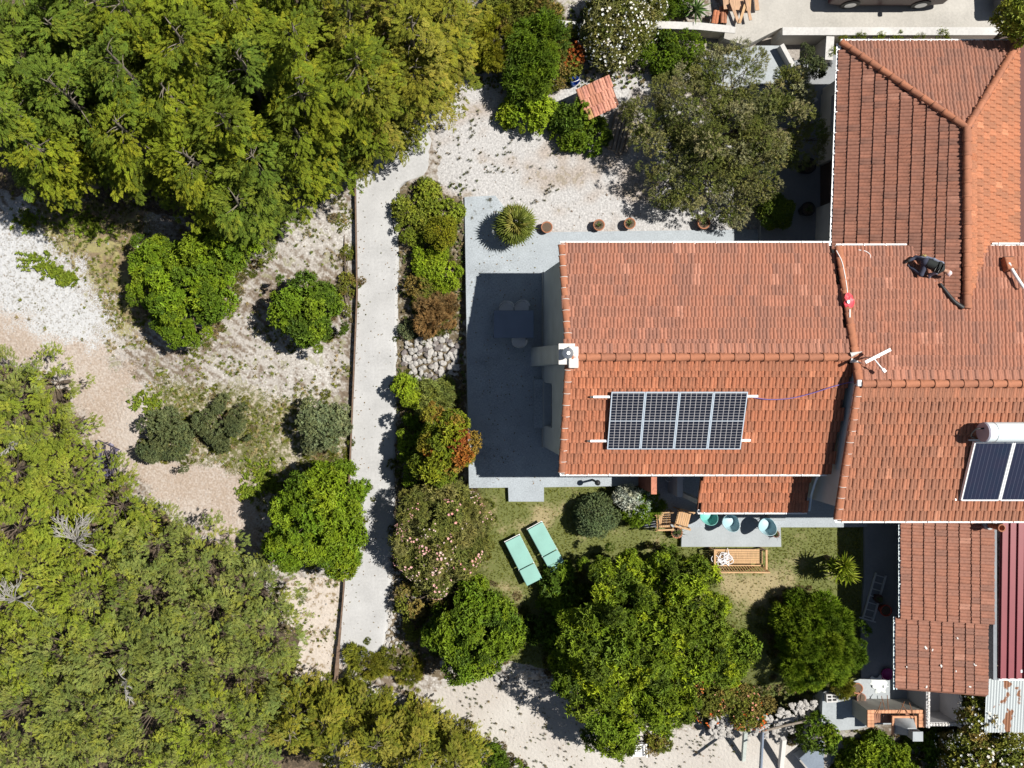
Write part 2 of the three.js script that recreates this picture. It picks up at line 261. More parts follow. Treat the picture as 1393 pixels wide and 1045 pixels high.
// low rendered walls
{
  const t = thing('fence_wall', 'low rust brown wall edging the white concrete path', 'wall'); const gs = [];
  for (let py = 205; py < 925; py += 24) { const a = W(fenceX(py), py, pathH(py)), b = W(fenceX(py + 24), py + 24, pathH(py + 24)), wd = 0.05 + 0.1 * sst(820, 900, py); a.y += 0.0; b.y += 0.0; gs.push(beam(a, b, wd, 0.34)); }
  mesh('wall', merge(gs), std(C(0.18, 0.12, 0.085), 0.9, { map: tStone }), t);
}
{
  const mk = (label, pts, h0, h1, w, mat) => { const t = thing('garden_wall', label, 'wall'); const gs = [], caps = []; for (let i = 0; i < pts.length - 1; i++) { const a = W(...pts[i], h1), b = W(...pts[i + 1], h1), m = (h1 + h0) / 2; gs.push(beam(V3(a.x, m, a.z), V3(b.x, m, b.z), w, h1 - h0)); caps.push(beam(V3(a.x, h1 + 0.023, a.z), V3(b.x, h1 + 0.023, b.z), w + 0.06, 0.04)); } mesh('wall', merge(gs), mat, t); mesh('coping', merge(caps), M.wallTop, t); return t; };
  mk('long white coped wall below the street beside the hipped roof', [[1064, 43], [1420, 43]], -0.2, 0.85, 0.22, M.wallCream);
  mk('short white wall stub joining the street wall at the hipped house', [[1129, 50], [1127, 82]], -0.2, 0.78, 0.22, M.wallCream);
  mk('slanting thin pale wall beside the gravel under the olive tree', [[1063, 61], [1080, 92], [1110, 138]], 0.1, 0.62, 0.09, M.wallTop);
  mk('white garden wall behind the flowering oleander and hedge', [[752, 32], [783, 35]], -0.2, 0.6, 0.2, M.wallCream);
  mk('long white garden wall under the agave and timber offcuts', [[886, 34], [950, 36], [1000, 41]], -0.2, 0.6, 0.2, M.wallCream);
}
// ================= TILED ROOFS =================
const TW_ = 0.224, TL_ = 0.425, TC_ = 0.36;
function makeTile() {
  const P = [[0, -0.006], [0.014, 0.026], [0.06, 0.044], [0.106, 0.028], [0.121, -0.006], [0.133, 0.014], [0.172, 0.026], [0.21, 0.012], [0.224, -0.006]], pos = [], uv = [], idx = [], lift = 0.037;
  for (const [z, l] of [[0, 0], [TL_, lift]]) for (const [x, y] of P) { pos.push(x, y + l, z); uv.push(x / TW_, z / TL_); }
  for (const d of [0, 0.034]) for (const [x, y] of P) { pos.push(x, y + lift - d, TL_ + (d ? -0.004 : 0)); uv.push(x / TW_, 1 - d); }
  const n = P.length;
  for (const o of [0, 2 * n]) for (let i = 0; i < n - 1; i++) idx.push(o + i, o + n + i, o + i + 1, o + i + 1, o + n + i, o + n + i + 1);
  const g = new THREE.BufferGeometry(); g.setAttribute('position', new THREE.Float32BufferAttribute(pos, 3)); g.setAttribute('uv', new THREE.Float32BufferAttribute(uv, 2)); g.setIndex(idx); g.computeVertexNormals(); return g;
}
const tileG = makeTile();
function makeCap(len = 0.46, r = 0.115, sq = 1) {
  const pos = [], idx = [], uv = [], n = 8, ring = (z, k) => { for (let i = 0; i <= n; i++) { const a = Math.PI * i / n; pos.push(r * k * Math.cos(a), r * k * sq * Math.sin(a), z); uv.push(i / n, z / len); } };
  ring(0, 0.86); ring(len * 0.88, 1); ring(len * 0.88, 1.09); ring(len, 1.1); ring(len, 0.93);
  for (let k = 0; k < 4; k++) for (let i = 0; i < n; i++) { const a = k * (n + 1) + i, b = a + n + 1; idx.push(a, a + 1, b, a + 1, b + 1, b); }
  const g = new THREE.BufferGeometry(); g.setAttribute('position', new THREE.Float32BufferAttribute(pos, 3)); g.setAttribute('uv', new THREE.Float32BufferAttribute(uv, 2)); g.setIndex(idx); g.computeVertexNormals(); return g;
}
const capG = makeCap(), vergeG = makeCap(0.4, 0.125, 0.6);
const TONE = {
  pink: [[0.393, 0.161, 0.102], [0.373, 0.156, 0.101], [0.347, 0.151, 0.101], [0.304, 0.137, 0.096], [0.420, 0.179, 0.118], [0.366, 0.143, 0.086]],
  orange: [[0.428, 0.151, 0.075], [0.407, 0.146, 0.075], [0.378, 0.141, 0.075], [0.332, 0.129, 0.071], [0.458, 0.168, 0.087], [0.399, 0.134, 0.063]],
  mid: [[0.408, 0.161, 0.090], [0.388, 0.156, 0.089], [0.360, 0.151, 0.089], [0.316, 0.137, 0.084], [0.436, 0.179, 0.104], [0.380, 0.143, 0.075]],
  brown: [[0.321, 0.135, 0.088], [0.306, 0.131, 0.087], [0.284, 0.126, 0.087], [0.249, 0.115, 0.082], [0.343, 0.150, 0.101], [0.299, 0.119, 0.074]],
  dusty: [[0.342, 0.149, 0.098], [0.325, 0.144, 0.097], [0.302, 0.139, 0.097], [0.265, 0.127, 0.092], [0.365, 0.166, 0.113], [0.318, 0.132, 0.082]],
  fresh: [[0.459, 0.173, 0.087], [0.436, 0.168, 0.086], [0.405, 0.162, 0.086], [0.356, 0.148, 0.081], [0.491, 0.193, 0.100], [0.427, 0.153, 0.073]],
};
const tileMats = {}; let tileShift = 0;
function tileMat(c) { const k = c.join(); if (!tileMats[k]) { const m = tTile.clone(); m.needsUpdate = true; m.repeat.set(0.24, 0.4); m.offset.set(tileShift += 0.37, tileShift * 1.7); tileMats[k] = std(C(...c), 0.82, { map: m }); } return tileMats[k]; }
const tileInst = std(C(1, 1, 1), 0.82, { map: tTile });
const capMat = std(C(0.39, 0.15, 0.08), 0.82, { map: tTile }), capMatB = std(C(0.35, 0.14, 0.08), 0.82, { map: tTile }), capMatC = std(C(0.42, 0.165, 0.09), 0.82, { map: tTile });
// a plane through two eave points and one ridge point
function plane(A, B, R) {
  const e = B.clone().sub(A).normalize(), r = R.clone().sub(A), up = r.clone().sub(e.clone().multiplyScalar(r.dot(e))), L = up.length(); up.normalize();
  const n = e.clone().cross(up); if (n.y < 0) n.negate(); n.normalize();
  const down = up.clone().negate(), a = n.clone().cross(down); let O = A; if (a.dot(e) < 0) O = B;
  return { O, a, n, up, down, L, w: B.distanceTo(A), h: (x, z) => A.y - (n.x * (x - A.x) + n.z * (z - A.z)) / n.y };
}
const inFrame = (p) => { const [x, y] = pxOf(p); return x > -5 && x < 1398 && y > -5 && y < 1050; };
function tiles(pln, tones, clip = () => true, o = {}) {
  const out = [], { O, a, n, up, down, L, w } = pln, lift = o.lift ?? 0.05;
  for (let k = 0; k * TC_ < L - 0.04; k++) {
    const head = Math.min(k * TC_ - 0.05 + TL_, L + 0.02), st = o.stagger === false ? 0 : ((k * 0.72) % 1) * TW_;
    for (let s = -st + (o.s0 ?? 0); s < w - TW_ * 0.55; s += TW_) {
      const p = O.clone().addScaledVector(a, Math.max(s, -0.06) + (rnd() - 0.5) * 0.006).addScaledVector(up, head + (rnd() - 0.5) * 0.012).addScaledVector(n, lift + rnd() * 0.005);
      const mid = p.clone().addScaledVector(a, TW_ / 2).addScaledVector(down, TL_ / 2);
      if (!clip(mid.x, mid.z, mid.y)) continue;
      const yaw = (rnd() - 0.5) * 0.02, X = a.clone().addScaledVector(down, yaw).normalize(), Zv = X.clone().cross(n);
      const m = new THREE.Matrix4().makeBasis(X, n, Zv.normalize()).setPosition(p);
      const q = fbm(mid.x * 0.7, mid.z * 0.7, 3, o.z ?? 0) * 4.2 + rr(-1.3, 1.3) + 2.2, odd = rnd() < 0.025;
      out.push({ m, mid, tone: odd ? tones[4].map((v, i) => v * [1.12, 1.2, 1.25][i]) : tones[clamp(Math.floor(q), 0, tones.length - 1)] });
    }
  }
  return out;
}
function layTiles(parent, list, most = 300) {
  const cam = V3(0, CAM_H, 0); list.forEach((t) => { t.d = t.mid.distanceTo(cam) + (inFrame(t.mid) ? 0 : 1000); }); list.sort((p, q) => p.d - q.d);
  const own = list.slice(0, most), rest = list.slice(most);
  for (const t of own) { const m = mesh('roof_tile', tileG, tileMat(t.tone), parent); t.m.decompose(m.position, m.quaternion, m.scale); }
  if (rest.length) {
    const im = new THREE.InstancedMesh(tileG, tileInst, rest.length); im.name = 'roof_tiles'; im.userData.kind = 'stuff'; im.castShadow = im.receiveShadow = true;
    rest.forEach((t, i) => { im.setMatrixAt(i, t.m); im.setColorAt(i, C(...t.tone)); }); parent.add(im);
  }
}
function deck(pts, t = 0.09) {   // thin slab under the tiles: polygon of points on one plane
  const n = pts[1].clone().sub(pts[0]).cross(pts[2].clone().sub(pts[0])).normalize(); if (n.y < 0) { n.negate(); pts = [...pts].reverse(); }
  const pos = [], lo = pts.map((p) => p.clone().addScaledVector(n, -t)), tri = (a, b, c) => pos.push(...a.toArray(), ...b.toArray(), ...c.toArray());
  for (let i = 1; i < pts.length - 1; i++) { tri(pts[0], pts[i], pts[i + 1]); tri(lo[0], lo[i + 1], lo[i]); }
  for (let i = 0; i < pts.length; i++) { const j = (i + 1) % pts.length; tri(pts[i], lo[i], pts[j]); tri(pts[j], lo[i], lo[j]); }
  const g = new THREE.BufferGeometry(); g.setAttribute('position', new THREE.Float32BufferAttribute(pos, 3)); g.computeVertexNormals(); return muv(g);
}
const deckMat = std(C(0.2, 0.085, 0.055), 0.95, { map: tStone });
function caps(parent, A, B, name, geo, up = V3(0, 1, 0), step = 0.42, lift = 0.03, mats = [capMat, capMatB, capMatC]) {
  const d = B.clone().sub(A), L = d.length(), n = Math.max(1, Math.round(L / step)), st = L / n; d.normalize();
  const x = up.clone().cross(d).normalize(), y = d.clone().cross(x);
  for (let i = 0; i < n; i++) { const m = mesh(name, geo, pick(mats), parent), p = A.clone().addScaledVector(d, i * st - 0.02).addScaledVector(y, lift + rnd() * 0.006); new THREE.Matrix4().makeBasis(x, y, d).setPosition(p).decompose(m.position, m.quaternion, m.scale); }
}
function mortarBands(parent, A, B, up, step, r = 0.1) {
  const d = B.clone().sub(A), L = d.length(), n = Math.round(L / step); d.normalize(); const x = up.clone().cross(d).normalize(), y = d.clone().cross(x), gs = [];
  for (let i = 0; i <= n; i++) { const g = new THREE.TorusGeometry(r * 1.25, 0.012, 4, 8, Math.PI * rr(0.5, 1)); g.scale(1.05, 0.7, 1); g.applyMatrix4(new THREE.Matrix4().makeBasis(x, y, d).setPosition(A.clone().addScaledVector(d, i * L / n).addScaledVector(y, 0.045))); gs.push(g); }
  mesh('mortar_joints', merge(gs), M.mortar, parent);
}
function gutter(parent, A, B, out, r = 0.06, step = 0.68, mat = M.white) {
  const d = B.clone().sub(A), L = d.length(); d.normalize(); const gs = [];
  const o = out.clone().normalize(), c0 = A.clone().addScaledVector(o, r).add(V3(0, 0.035, 0)), pos = [], idx = [], n = 6;
  for (const [e, rad] of [[0, r], [L, r]]) for (let i = 0; i <= n; i++) { const t = Math.PI * i / n, p = c0.clone().addScaledVector(d, e).addScaledVector(o, -rad * Math.cos(t)).add(V3(0, -rad * Math.sin(t), 0)); pos.push(...p.toArray()); }
  for (let i = 0; i < n; i++) idx.push(i, i + n + 1, i + 1, i + 1, i + n + 1, i + n + 2);
  const g = new THREE.BufferGeometry(); g.setAttribute('position', new THREE.Float32BufferAttribute(pos, 3)); g.setIndex(idx); g.computeVertexNormals(); gs.push(muv(g));
  for (const s of [-1, 1]) gs.push(beam(c0.clone().addScaledVector(o, s * r), c0.clone().addScaledVector(o, s * r).addScaledVector(d, L), s > 0 ? 0.042 : 0.02, 0.025));
  const gm = mesh('gutter', merge(gs), mat, parent), bs = [];
  for (let e = 0.2; e < L; e += step) { const p = c0.clone().addScaledVector(d, e); bs.push(beam(p.clone().addScaledVector(o, -r * 0.2).add(V3(0, 0.03, 0)), p.clone().addScaledVector(o, r + 0.02).add(V3(0, 0.03, 0)), 0.03, 0.02)); }
  mesh('gutter_brackets', merge(bs), mat, gm);
}
// gable or plain wall: outline in (along, up) with holes, laid from point a along direction (unit, horizontal), thickness inwards
function wallPanel(parent, outline, holes, a, dir, thick, mat) {
  const s = new THREE.Shape(outline.map((p) => new THREE.Vector2(...p)));
  for (const h of holes) s.holes.push(new THREE.Path([[h[0], h[2]], [h[1], h[2]], [h[1], h[3]], [h[0], h[3]]].map((p) => new THREE.Vector2(...p))));
  const g = muv(new THREE.ExtrudeGeometry(s, { depth: thick, bevelEnabled: false })); const m = mesh('wall', g, mat, parent);
  const x = dir.clone(), y = V3(0, 1, 0), z = x.clone().cross(y); new THREE.Matrix4().makeBasis(x, y, z).setPosition(a).decompose(m.position, m.quaternion, m.scale); return m;
}

// ---------- the west house ----------
{
  const t = thing('tiled_house', 'gabled house with four solar panels and a chimney on its grey gable', 'house');
  const xw = 4.95, xe = 13.58, hr = 5.0, zr = -0.425, he = 3.87, zn = -3.99, zs = 3.193;
  const S = plane(V3(xw, he, zs), V3(xe, he, zs), V3(xw, hr, zr)), N = plane(V3(xw, he, zn), V3(xe, he, zn), V3(xw, hr, zr));
  globalThis.westS = S; globalThis.westN = N;
  const roof = mesh('roof', merge([deck([V3(xw, he, zs), V3(xe, he, zs), V3(xe, hr, zr), V3(xw, hr, zr)]), deck([V3(xw, he, zn), V3(xe, he, zn), V3(xe, hr, zr), V3(xw, hr, zr)])]), deckMat, t);
  const list = [...tiles(S, TONE.orange, undefined, { s0: 0.1, z: 2 }), ...tiles(N, TONE.pink, undefined, { s0: 0.1, z: 9 })];
  layTiles(roof, list, 300);
  caps(roof, V3(xe, hr + 0.06, zr), V3(xw + 0.1, hr + 0.06, zr), 'ridge_tile', makeCap(0.46, 0.125, 0.8), V3(0, 1, 0), 0.44);
  for (const [P, z, up] of [[V3(xw + 0.06, he, zs), zs, S.n], [V3(xw + 0.06, he, zn), zn, N.n]]) { const R = V3(xw + 0.06, hr, zr); caps(roof, R, P, 'verge_tile', vergeG, up, 0.365, 0.045); mortarBands(roof, R, P, up, 0.365); }
  mesh('verge_board', merge([beam(V3(xw + 0.02, he - 0.05, zn), V3(xw + 0.02, hr - 0.05, zr), 0.05, 0.14), beam(V3(xw + 0.02, hr - 0.05, zr), V3(xw + 0.02, he - 0.05, zs), 0.05, 0.14)]), M.white, roof);
  gutter(t, V3(xw, he, zn), V3(xe, he, zn), V3(0, 0, -1)); gutter(t, V3(xw, he, zs), V3(xe - 0.15, he, zs), V3(0, 0, 1));
  // gable wall with its low window; outline runs along +z
  const zA = -3.57, zB = 2.74, X = 5.05, top = (z) => (z < zr ? N : S).h(X, z) - 0.1;
  wallPanel(t, [[0, -0.4], [zB - zA, -0.4], [zB - zA, top(zB)], [zr - zA, top(zr)], [0, top(zA)]], [[0.42 - zA, 1.95 - zA, 0.56, 1.92]], V3(X + 0.28, 0, zA), V3(0, 0, 1), 0.28, M.wall);
  mesh('wall', box(xe - X - 0.28, 4.1, 0.25, [(xe + X + 0.28) / 2, 1.65, zA + 0.125]), M.wall, t);
  mesh('wall', box(xe - X - 0.28, 4.1, 0.25, [(xe + X + 0.28) / 2, 1.65, zB - 0.125]), M.wall, t);
  mesh('plinth', box(0.03, 0.3, zB - zA + 0.06, [X - 0.016, 0.15, (zA + zB) / 2]), std(C(0.42, 0.43, 0.43), 0.9, { map: tPlaster }), t);
  const w = mesh('window', box(0.03, 1.3, 1.47, [X + 0.24, 1.24, 1.185]), M.glassDark, t);
  mesh('frame', merge([box(0.06, 1.36, 0.06, [X + 0.22, 1.24, 0.47]), box(0.06, 1.36, 0.06, [X + 0.22, 1.24, 1.9]), box(0.06, 1.36, 0.06, [X + 0.223, 1.24, 1.185]), box(0.06, 0.06, 1.4, [X + 0.218, 0.62, 1.185]), box(0.06, 0.06, 1.4, [X + 0.218, 1.87, 1.185])]), M.frame, w);
  mesh('sill', rbox(0.26, 0.05, 1.6, 0.01, [X + 0.08, 0.585, 1.185]), M.patio, w);
  // chimney breast on the gable, tapering
  const ch = new THREE.CylinderGeometry(0.5, 0.62, 5.1, 4, 1); ch.rotateY(Math.PI / 4); ch.scale(0.62, 1, 0.78);
  const c = mesh('chimney', muv(xf(ch, [4.9, 2.5, -0.52])), M.wall, t);
  mesh('chimney_top', merge([rbox(0.5, 0.07, 0.64, 0.01, [4.93, 5.06, -0.52]), rbox(0.3, 0.14, 0.66, 0.03, [5.12, 5.12, -0.42])]), M.mortar, c);
  mesh('cowl', merge([cyl(0.09, 0.09, 0.3, 12, [4.9, 5.22, -0.54]), cyl(0.05, 0.17, 0.09, 12, [4.9, 5.46, -0.54]), xf(new THREE.TorusGeometry(0.15, 0.02, 6, 14), [4.9, 5.34, -0.54], [Math.PI / 2, 0, 0])]), M.metal, c);
  // brick divider and floor of the south porch
  mesh('brick_wall', box(0.14, 1.7, 1.0, [8.62, 0.75, 3.72]), std(C(0.3, 0.1, 0.07), 0.9, { map: tStone }), t);
  mesh('wall_cap', rbox(0.2, 0.06, 1.05, 0.01, [8.62, 1.63, 3.73]), std(C(0.5, 0.19, 0.12), 0.8, { map: tTile }), t);
}
{ // stone bench below the gable window
  const t = thing('stone_bench', 'dark stone bench against the gable wall under its window', 'bench', W(731.5, 549, 0)); t.position.y = 0;
  mesh('seat', rbox(0.36, 0.06, 1.78, 0.012, [0, 0.2, 0]), M.terrace, t); mesh('base', box(0.28, 0.17, 1.6, [0.02, 0.085, 0]), M.wall, t);
}
// ---------- lean-to porch roof on posts ----------
{
  const t = thing('porch_roof', 'small tiled lean-to roof over the porch below the house eave', 'porch');
  const A = V3(9.78, 2.62, 4.62), B = V3(13.38, 2.62, 4.62), R = V3(9.78, 3.12, 2.96), p = plane(A, B, R);
  const roof = mesh('roof', deck([A, B, V3(13.38, 3.12, 2.96), R]), deckMat, t);
  layTiles(roof, tiles(p, TONE.orange, undefined, { s0: 0.06, z: 4 }), 300);
  gutter(t, A, B, V3(0, 0, 1)); for (const x of [9.95, 13.2]) mesh('post', box(0.16, 2.62, 0.16, [x, 1.22, 4.4]), M.wall, t);
  mesh('wall', box(0.2, 1.05, 1.1, [9.75, 0.45, 3.9]), M.wall, t);
  mesh('downpipe', tube([[13.46, 3.6, 3.3], [13.46, 3.3, 3.4], [13.46, 2.9, 4.0], [13.52, 2.7, 4.2], [13.5, 2.62, 4.66]], 0.04, 0.04, 8), std(C(0.5, 0.62, 0.72), 0.5), t);
}
// ---------- the east house ----------
const EAST = { xw: 13.62, xe: 22, hr: 5.245, zr: 0.377, hn: 4.06, zn: -3.878, hs: 4.02, zs: 4.652 };
{
  const { xw, xe, hr, zr, hn, zn, hs, zs } = EAST, t = thing('tiled_house', 'taller gabled house carrying the white solar water tank', 'house');
  const S = plane(V3(xw, hs, zs), V3(xe, hs, zs), V3(xw, hr, zr)), N = plane(V3(xw, hn, zn), V3(xe, hn, zn), V3(xw, hr, zr)); EAST.S = S; EAST.N = N;
  const roof = mesh('roof', merge([deck([V3(xw, hs, zs), V3(xe, hs, zs), V3(xe, hr, zr), V3(xw, hr, zr)]), deck([V3(xw, hn, zn), V3(xe, hn, zn), V3(xe, hr, zr), V3(xw, hr, zr)])]), deckMat, t);
  const cov = (x, z, y) => !(z < -1.7 && x > 15.6 && x < 19.2 && 4.6 - Math.abs(x - 17.33) * 0.44 > y + 0.14);
  layTiles(roof, [...tiles(S, TONE.mid, undefined, { s0: 0.14, z: 14 }), ...tiles(N, TONE.pink, cov, { s0: 0.14, z: 21 })], 300);
  caps(roof, V3(xe, hr + 0.06, zr), V3(xw + 0.1, hr + 0.06, zr), 'ridge_tile', makeCap(0.46, 0.125, 0.8), V3(0, 1, 0), 0.44);
  for (const [P, up] of [[V3(xw + 0.06, hs, zs), S.n], [V3(xw + 0.06, hn, zn), N.n]]) { const R = V3(xw + 0.06, hr, zr); caps(roof, R, P, 'verge_tile', vergeG, up, 0.365, P.z > 0 ? 0.05 : 0.09); if (P.z > 0) mortarBands(roof, R, P, up, 0.365); }
  gutter(t, V3(xw, hs, zs), V3(xe, hs, zs), V3(0, 0, 1)); gutter(t, V3(xw, hn, zn), V3(15.85, hn, zn), V3(0, 0, -1)); gutter(t, V3(18.55, hn, zn), V3(xe, hn, zn), V3(0, 0, -1), 0.075);
  const zA = -3.5, zB = 4.3, X = 13.72, top = (z) => (z < zr ? N : S).h(X, z) - 0.1;
  wallPanel(t, [[0, -0.5], [zB - zA, -0.5], [zB - zA, top(zB)], [zr - zA, top(zr)], [0, top(zA)]], [], V3(X + 0.25, 0, zA), V3(0, 0, 1), 0.25, M.wall);
  mesh('wall', box(xe - X, 4.4, 0.25, [(xe + X) / 2 + 0.25, 1.75, zA + 0.125]), M.wall, t); mesh('wall', box(xe - X, 4.4, 0.25, [(xe + X) / 2 + 0.25, 1.75, zB - 0.125]), M.wall, t);
  mesh('flashing', merge([beam(V3(13.66, 5.2, zr + 0.02), V3(13.63, 4.8, 2.1), 0.12, 0.03), rbox(0.2, 0.12, 0.2, 0.03, [13.68, 5.34, zr - 0.02])]), std(C(0.62, 0.66, 0.7), 0.4), t);
}
// ---------- the hipped house ----------
{
  const t = thing('hipped_house', 'hip roofed house with brown west slope and bright orange east slope', 'house');
  const he = 3.2, hr = 4.6, A = V3(14.23, he, -10.68), B = V3(14.0, he, -4.05), Cn = V3(19.95, he, -10.68), R0 = V3(17.33, hr, -7.5), R1 = V3(17.33, hr, -1.95), D = V3(19.95, he, -3.6), E = V3(17.33, hr, -1.75);
  const Wp = plane(A, B, R0), Np = plane(A, Cn, R0), Ep = plane(Cn, D, R0);
  const roof = mesh('roof', merge([deck([A, B, V3(15.9, Wp.h(15.9, -3.8), -3.8), R1, R0]), deck([A, Cn, R0]), deck([Cn, D, V3(18.7, Ep.h(18.7, -3.6), -3.6), R1, R0])]), deckMat, t);
  const hip = (x0, z0, x1, z1, x, z) => (x1 - x0) * (z - z0) - (z1 - z0) * (x - x0);
  const wClip = (x, z, y) => hip(A.x, A.z, R0.x, R0.z, x, z) > -0.02 && x < 17.36 && (z < -3.95 || y > EAST.N.h(x, z) + 0.05) && z < -1.7;
  const nClip = (x, z) => hip(A.x, A.z, R0.x, R0.z, x, z) < 0.03 && hip(Cn.x, Cn.z, R0.x, R0.z, x, z) > -0.03 && z < -7.4;
  const eClip = (x, z, y) => hip(Cn.x, Cn.z, R0.x, R0.z, x, z) < 0.02 && x > 17.3 && (z < -3.95 || y > EAST.N.h(x, z) + 0.05) && z < -1.7;
  const Wl = plane(A, V3(14.0 - 0.08, he, -1.6), R0), El = plane(Cn, V3(19.95, he, -1.6), R0);
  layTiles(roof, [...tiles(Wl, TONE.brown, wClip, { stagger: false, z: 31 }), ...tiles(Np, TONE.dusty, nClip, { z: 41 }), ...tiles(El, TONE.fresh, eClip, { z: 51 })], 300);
  caps(roof, R0.clone().add(V3(0, 0.08, 0)), R1.clone().add(V3(0, 0.08, 0)), 'ridge_tile', makeCap(0.46, 0.14, 0.8), V3(0, 1, 0), 0.43);
  caps(roof, R0.clone().add(V3(0, 0.06, 0)), A.clone().add(V3(0.02, 0.07, 0.02)), 'hip_tile', capG, V3(0, 1, 0), 0.4); caps(roof, R0.clone().add(V3(0, 0.06, 0)), Cn.clone().add(V3(0, 0.07, 0)), 'hip_tile', capG, V3(0, 1, 0), 0.4);
  gutter(t, A, B, V3(-1, 0, 0)); gutter(t, A, Cn, V3(0, 0, -1));
  const P0 = V3(15.1, 0, -10.0), d = V3(14.86 - 15.1, 0, 6.0).normalize(), L = 6.0;
  const wl = wallPanel(t, [[0, -0.2], [L, -0.2], [L, 3.35], [0, 3.35]], [[0.3, 1.6, 1.0, 2.2], [2.55, 4.1, 0.24, 2.35]], P0.clone().add(V3(0.25, 0, 0)), d, 0.25, M.wallCream);
  const win = mesh('window', box(0.03, 1.16, 1.26, [15.25, 1.6, -9.05]), M.glassDark, t); mesh('frame', merge([box(0.05, 1.2, 0.05, [15.23, 1.6, -9.66]), box(0.05, 1.2, 0.05, [15.23, 1.6, -8.44]), box(0.05, 1.2, 0.05, [15.232, 1.6, -9.05])]), M.frame, win);
  const door = mesh('door', box(0.05, 2.08, 1.5, [15.1, 1.29, -6.66]), std(C(0.09, 0.06, 0.05), 0.5, { map: tWood }), t); mesh('handle', box(0.06, 0.04, 0.12, [15.05, 1.2, -6.3]), M.metal, door);
  mesh('wall', box(4.7, 3.5, 0.25, [17.5, 1.55, -10.1]), M.wallCream, t); mesh('wall', box(0.25, 3.5, 6.2, [19.6, 1.55, -6.9]), M.wallCream, t);
}
// ---------- outbuildings ----------
function shed(label, x0, x1, z0, z1, h0, h1, base) {
  const t = thing('tiled_shed', label, 'shed'), A = V3(x0, h0, z0), B = V3(x0, h0, z1), R = V3(x1, h1, z0), p = plane(A, B, R);
  const roof = mesh('roof', deck([A, B, V3(x1, h1, z1), R]), deckMat, t);
  layTiles(roof, tiles(p, TONE.dusty, undefined, { stagger: false, z: h0 * 9 }), 300); gutter(t, A, B, V3(-1, 0, 0), 0.05, 0.8, std(C(0.62, 0.7, 0.74), 0.4));
  for (const z of [z0 + 0.15, z1 - 0.2]) mesh('post', box(0.12, h0 - base + 0.1, 0.12, [x1 - 1.0, (h0 + base) / 2 + 0.05, z]), M.wall, t);
  mesh('tie_beam', merge([beam(V3(x0 + 0.3, h0 - 0.12, z0 + 0.15), V3(x1 - 0.2, h1 - 0.2, z0 + 0.15), 0.1, 0.12), beam(V3(x0 + 0.3, h0 - 0.12, z1 - 0.2), V3(x1 - 0.2, h1 - 0.2, z1 - 0.2), 0.1, 0.12)]), M.greyWood, t);
  mesh('wall', box(0.2, h1 - base - 0.15, z1 - z0 - 0.3, [x1 - 0.08, (h1 + base) / 2 - 0.1, (z0 + z1) / 2]), M.wall, t); return t;
}
shed('tile roofed shed tucked under the taller house eave', 17.19, 19.9, 4.75, 8.5, 1.6, 2.25, -0.2);
shed('lower tile roofed shed beside the brick barbecue with mortar splashes', 17.1, 19.8, 8.53, 11.06, 1.45, 2.1, -0.2);
{ // mortar splashes lying on the tiles of the lower shed
  const gs = []; for (const [x, y] of [[1259, 881], [1268, 884], [1233, 907], [1280, 906], [1302, 868], [1326, 904], [1319, 934], [1260, 934], [1300, 913]]) { const p = onPlane(x, y, (X) => 1.53 + (X - 17.1) * 0.24), g = new THREE.IcosahedronGeometry(rr(0.025, 0.06), 0); g.scale(1.4, 0.25, 0.8); gs.push(xf(g, p.add(V3(0, 0.03, 0)), [0, rr(0, 3), 0])); }
  const s = single('mortar_splashes', 'dried mortar splashes scattered on the lower shed tiles', 'mortar', merge(gs), M.mortar); s.userData.kind = 'stuff';
}
{ // red ribbed metal roof
  const t = thing('metal_roof', 'dark red ribbed metal roof beside the tiled sheds', 'roof'), red = std(C(0.22, 0.035, 0.05), 0.45, { map: tPlaster });
  const x0 = 20.2, x1 = 24.5, z0 = 4.9, z1 = 10.45, h = (z) => 2.2 - (z - z0) * 0.02;
  mesh('sheet', deck([V3(x0, h(z0), z0), V3(x1, h(z0), z0), V3(x1, h(z1), z1), V3(x0, h(z1), z1)], 0.03), red, t);
  for (let x = x0 + 0.05; x < x1; x += 0.27) mesh('rib', beam(V3(x, h(z0) + 0.03, z0), V3(x, h(z1) + 0.03, z1), 0.045, 0.06), red, t);
  mesh('edge_trim', beam(V3(x0, h(z1) - 0.02, z1 + 0.03), V3(x1, h(z1) - 0.02, z1 + 0.03), 0.06, 0.08), M.white, t);
  mesh('wall', box(0.12, 2.3, 5.6, [20.08, 0.95, 7.7]), std(C(0.24, 0.26, 0.29), 0.8, { map: tConcrete }), t);
  for (const [x, z] of [[21, 10.2], [23.8, 10.2], [23.8, 5.4]]) mesh('post', box(0.1, 2.2, 0.1, [x, 1.0, z]), M.steel, t);
}
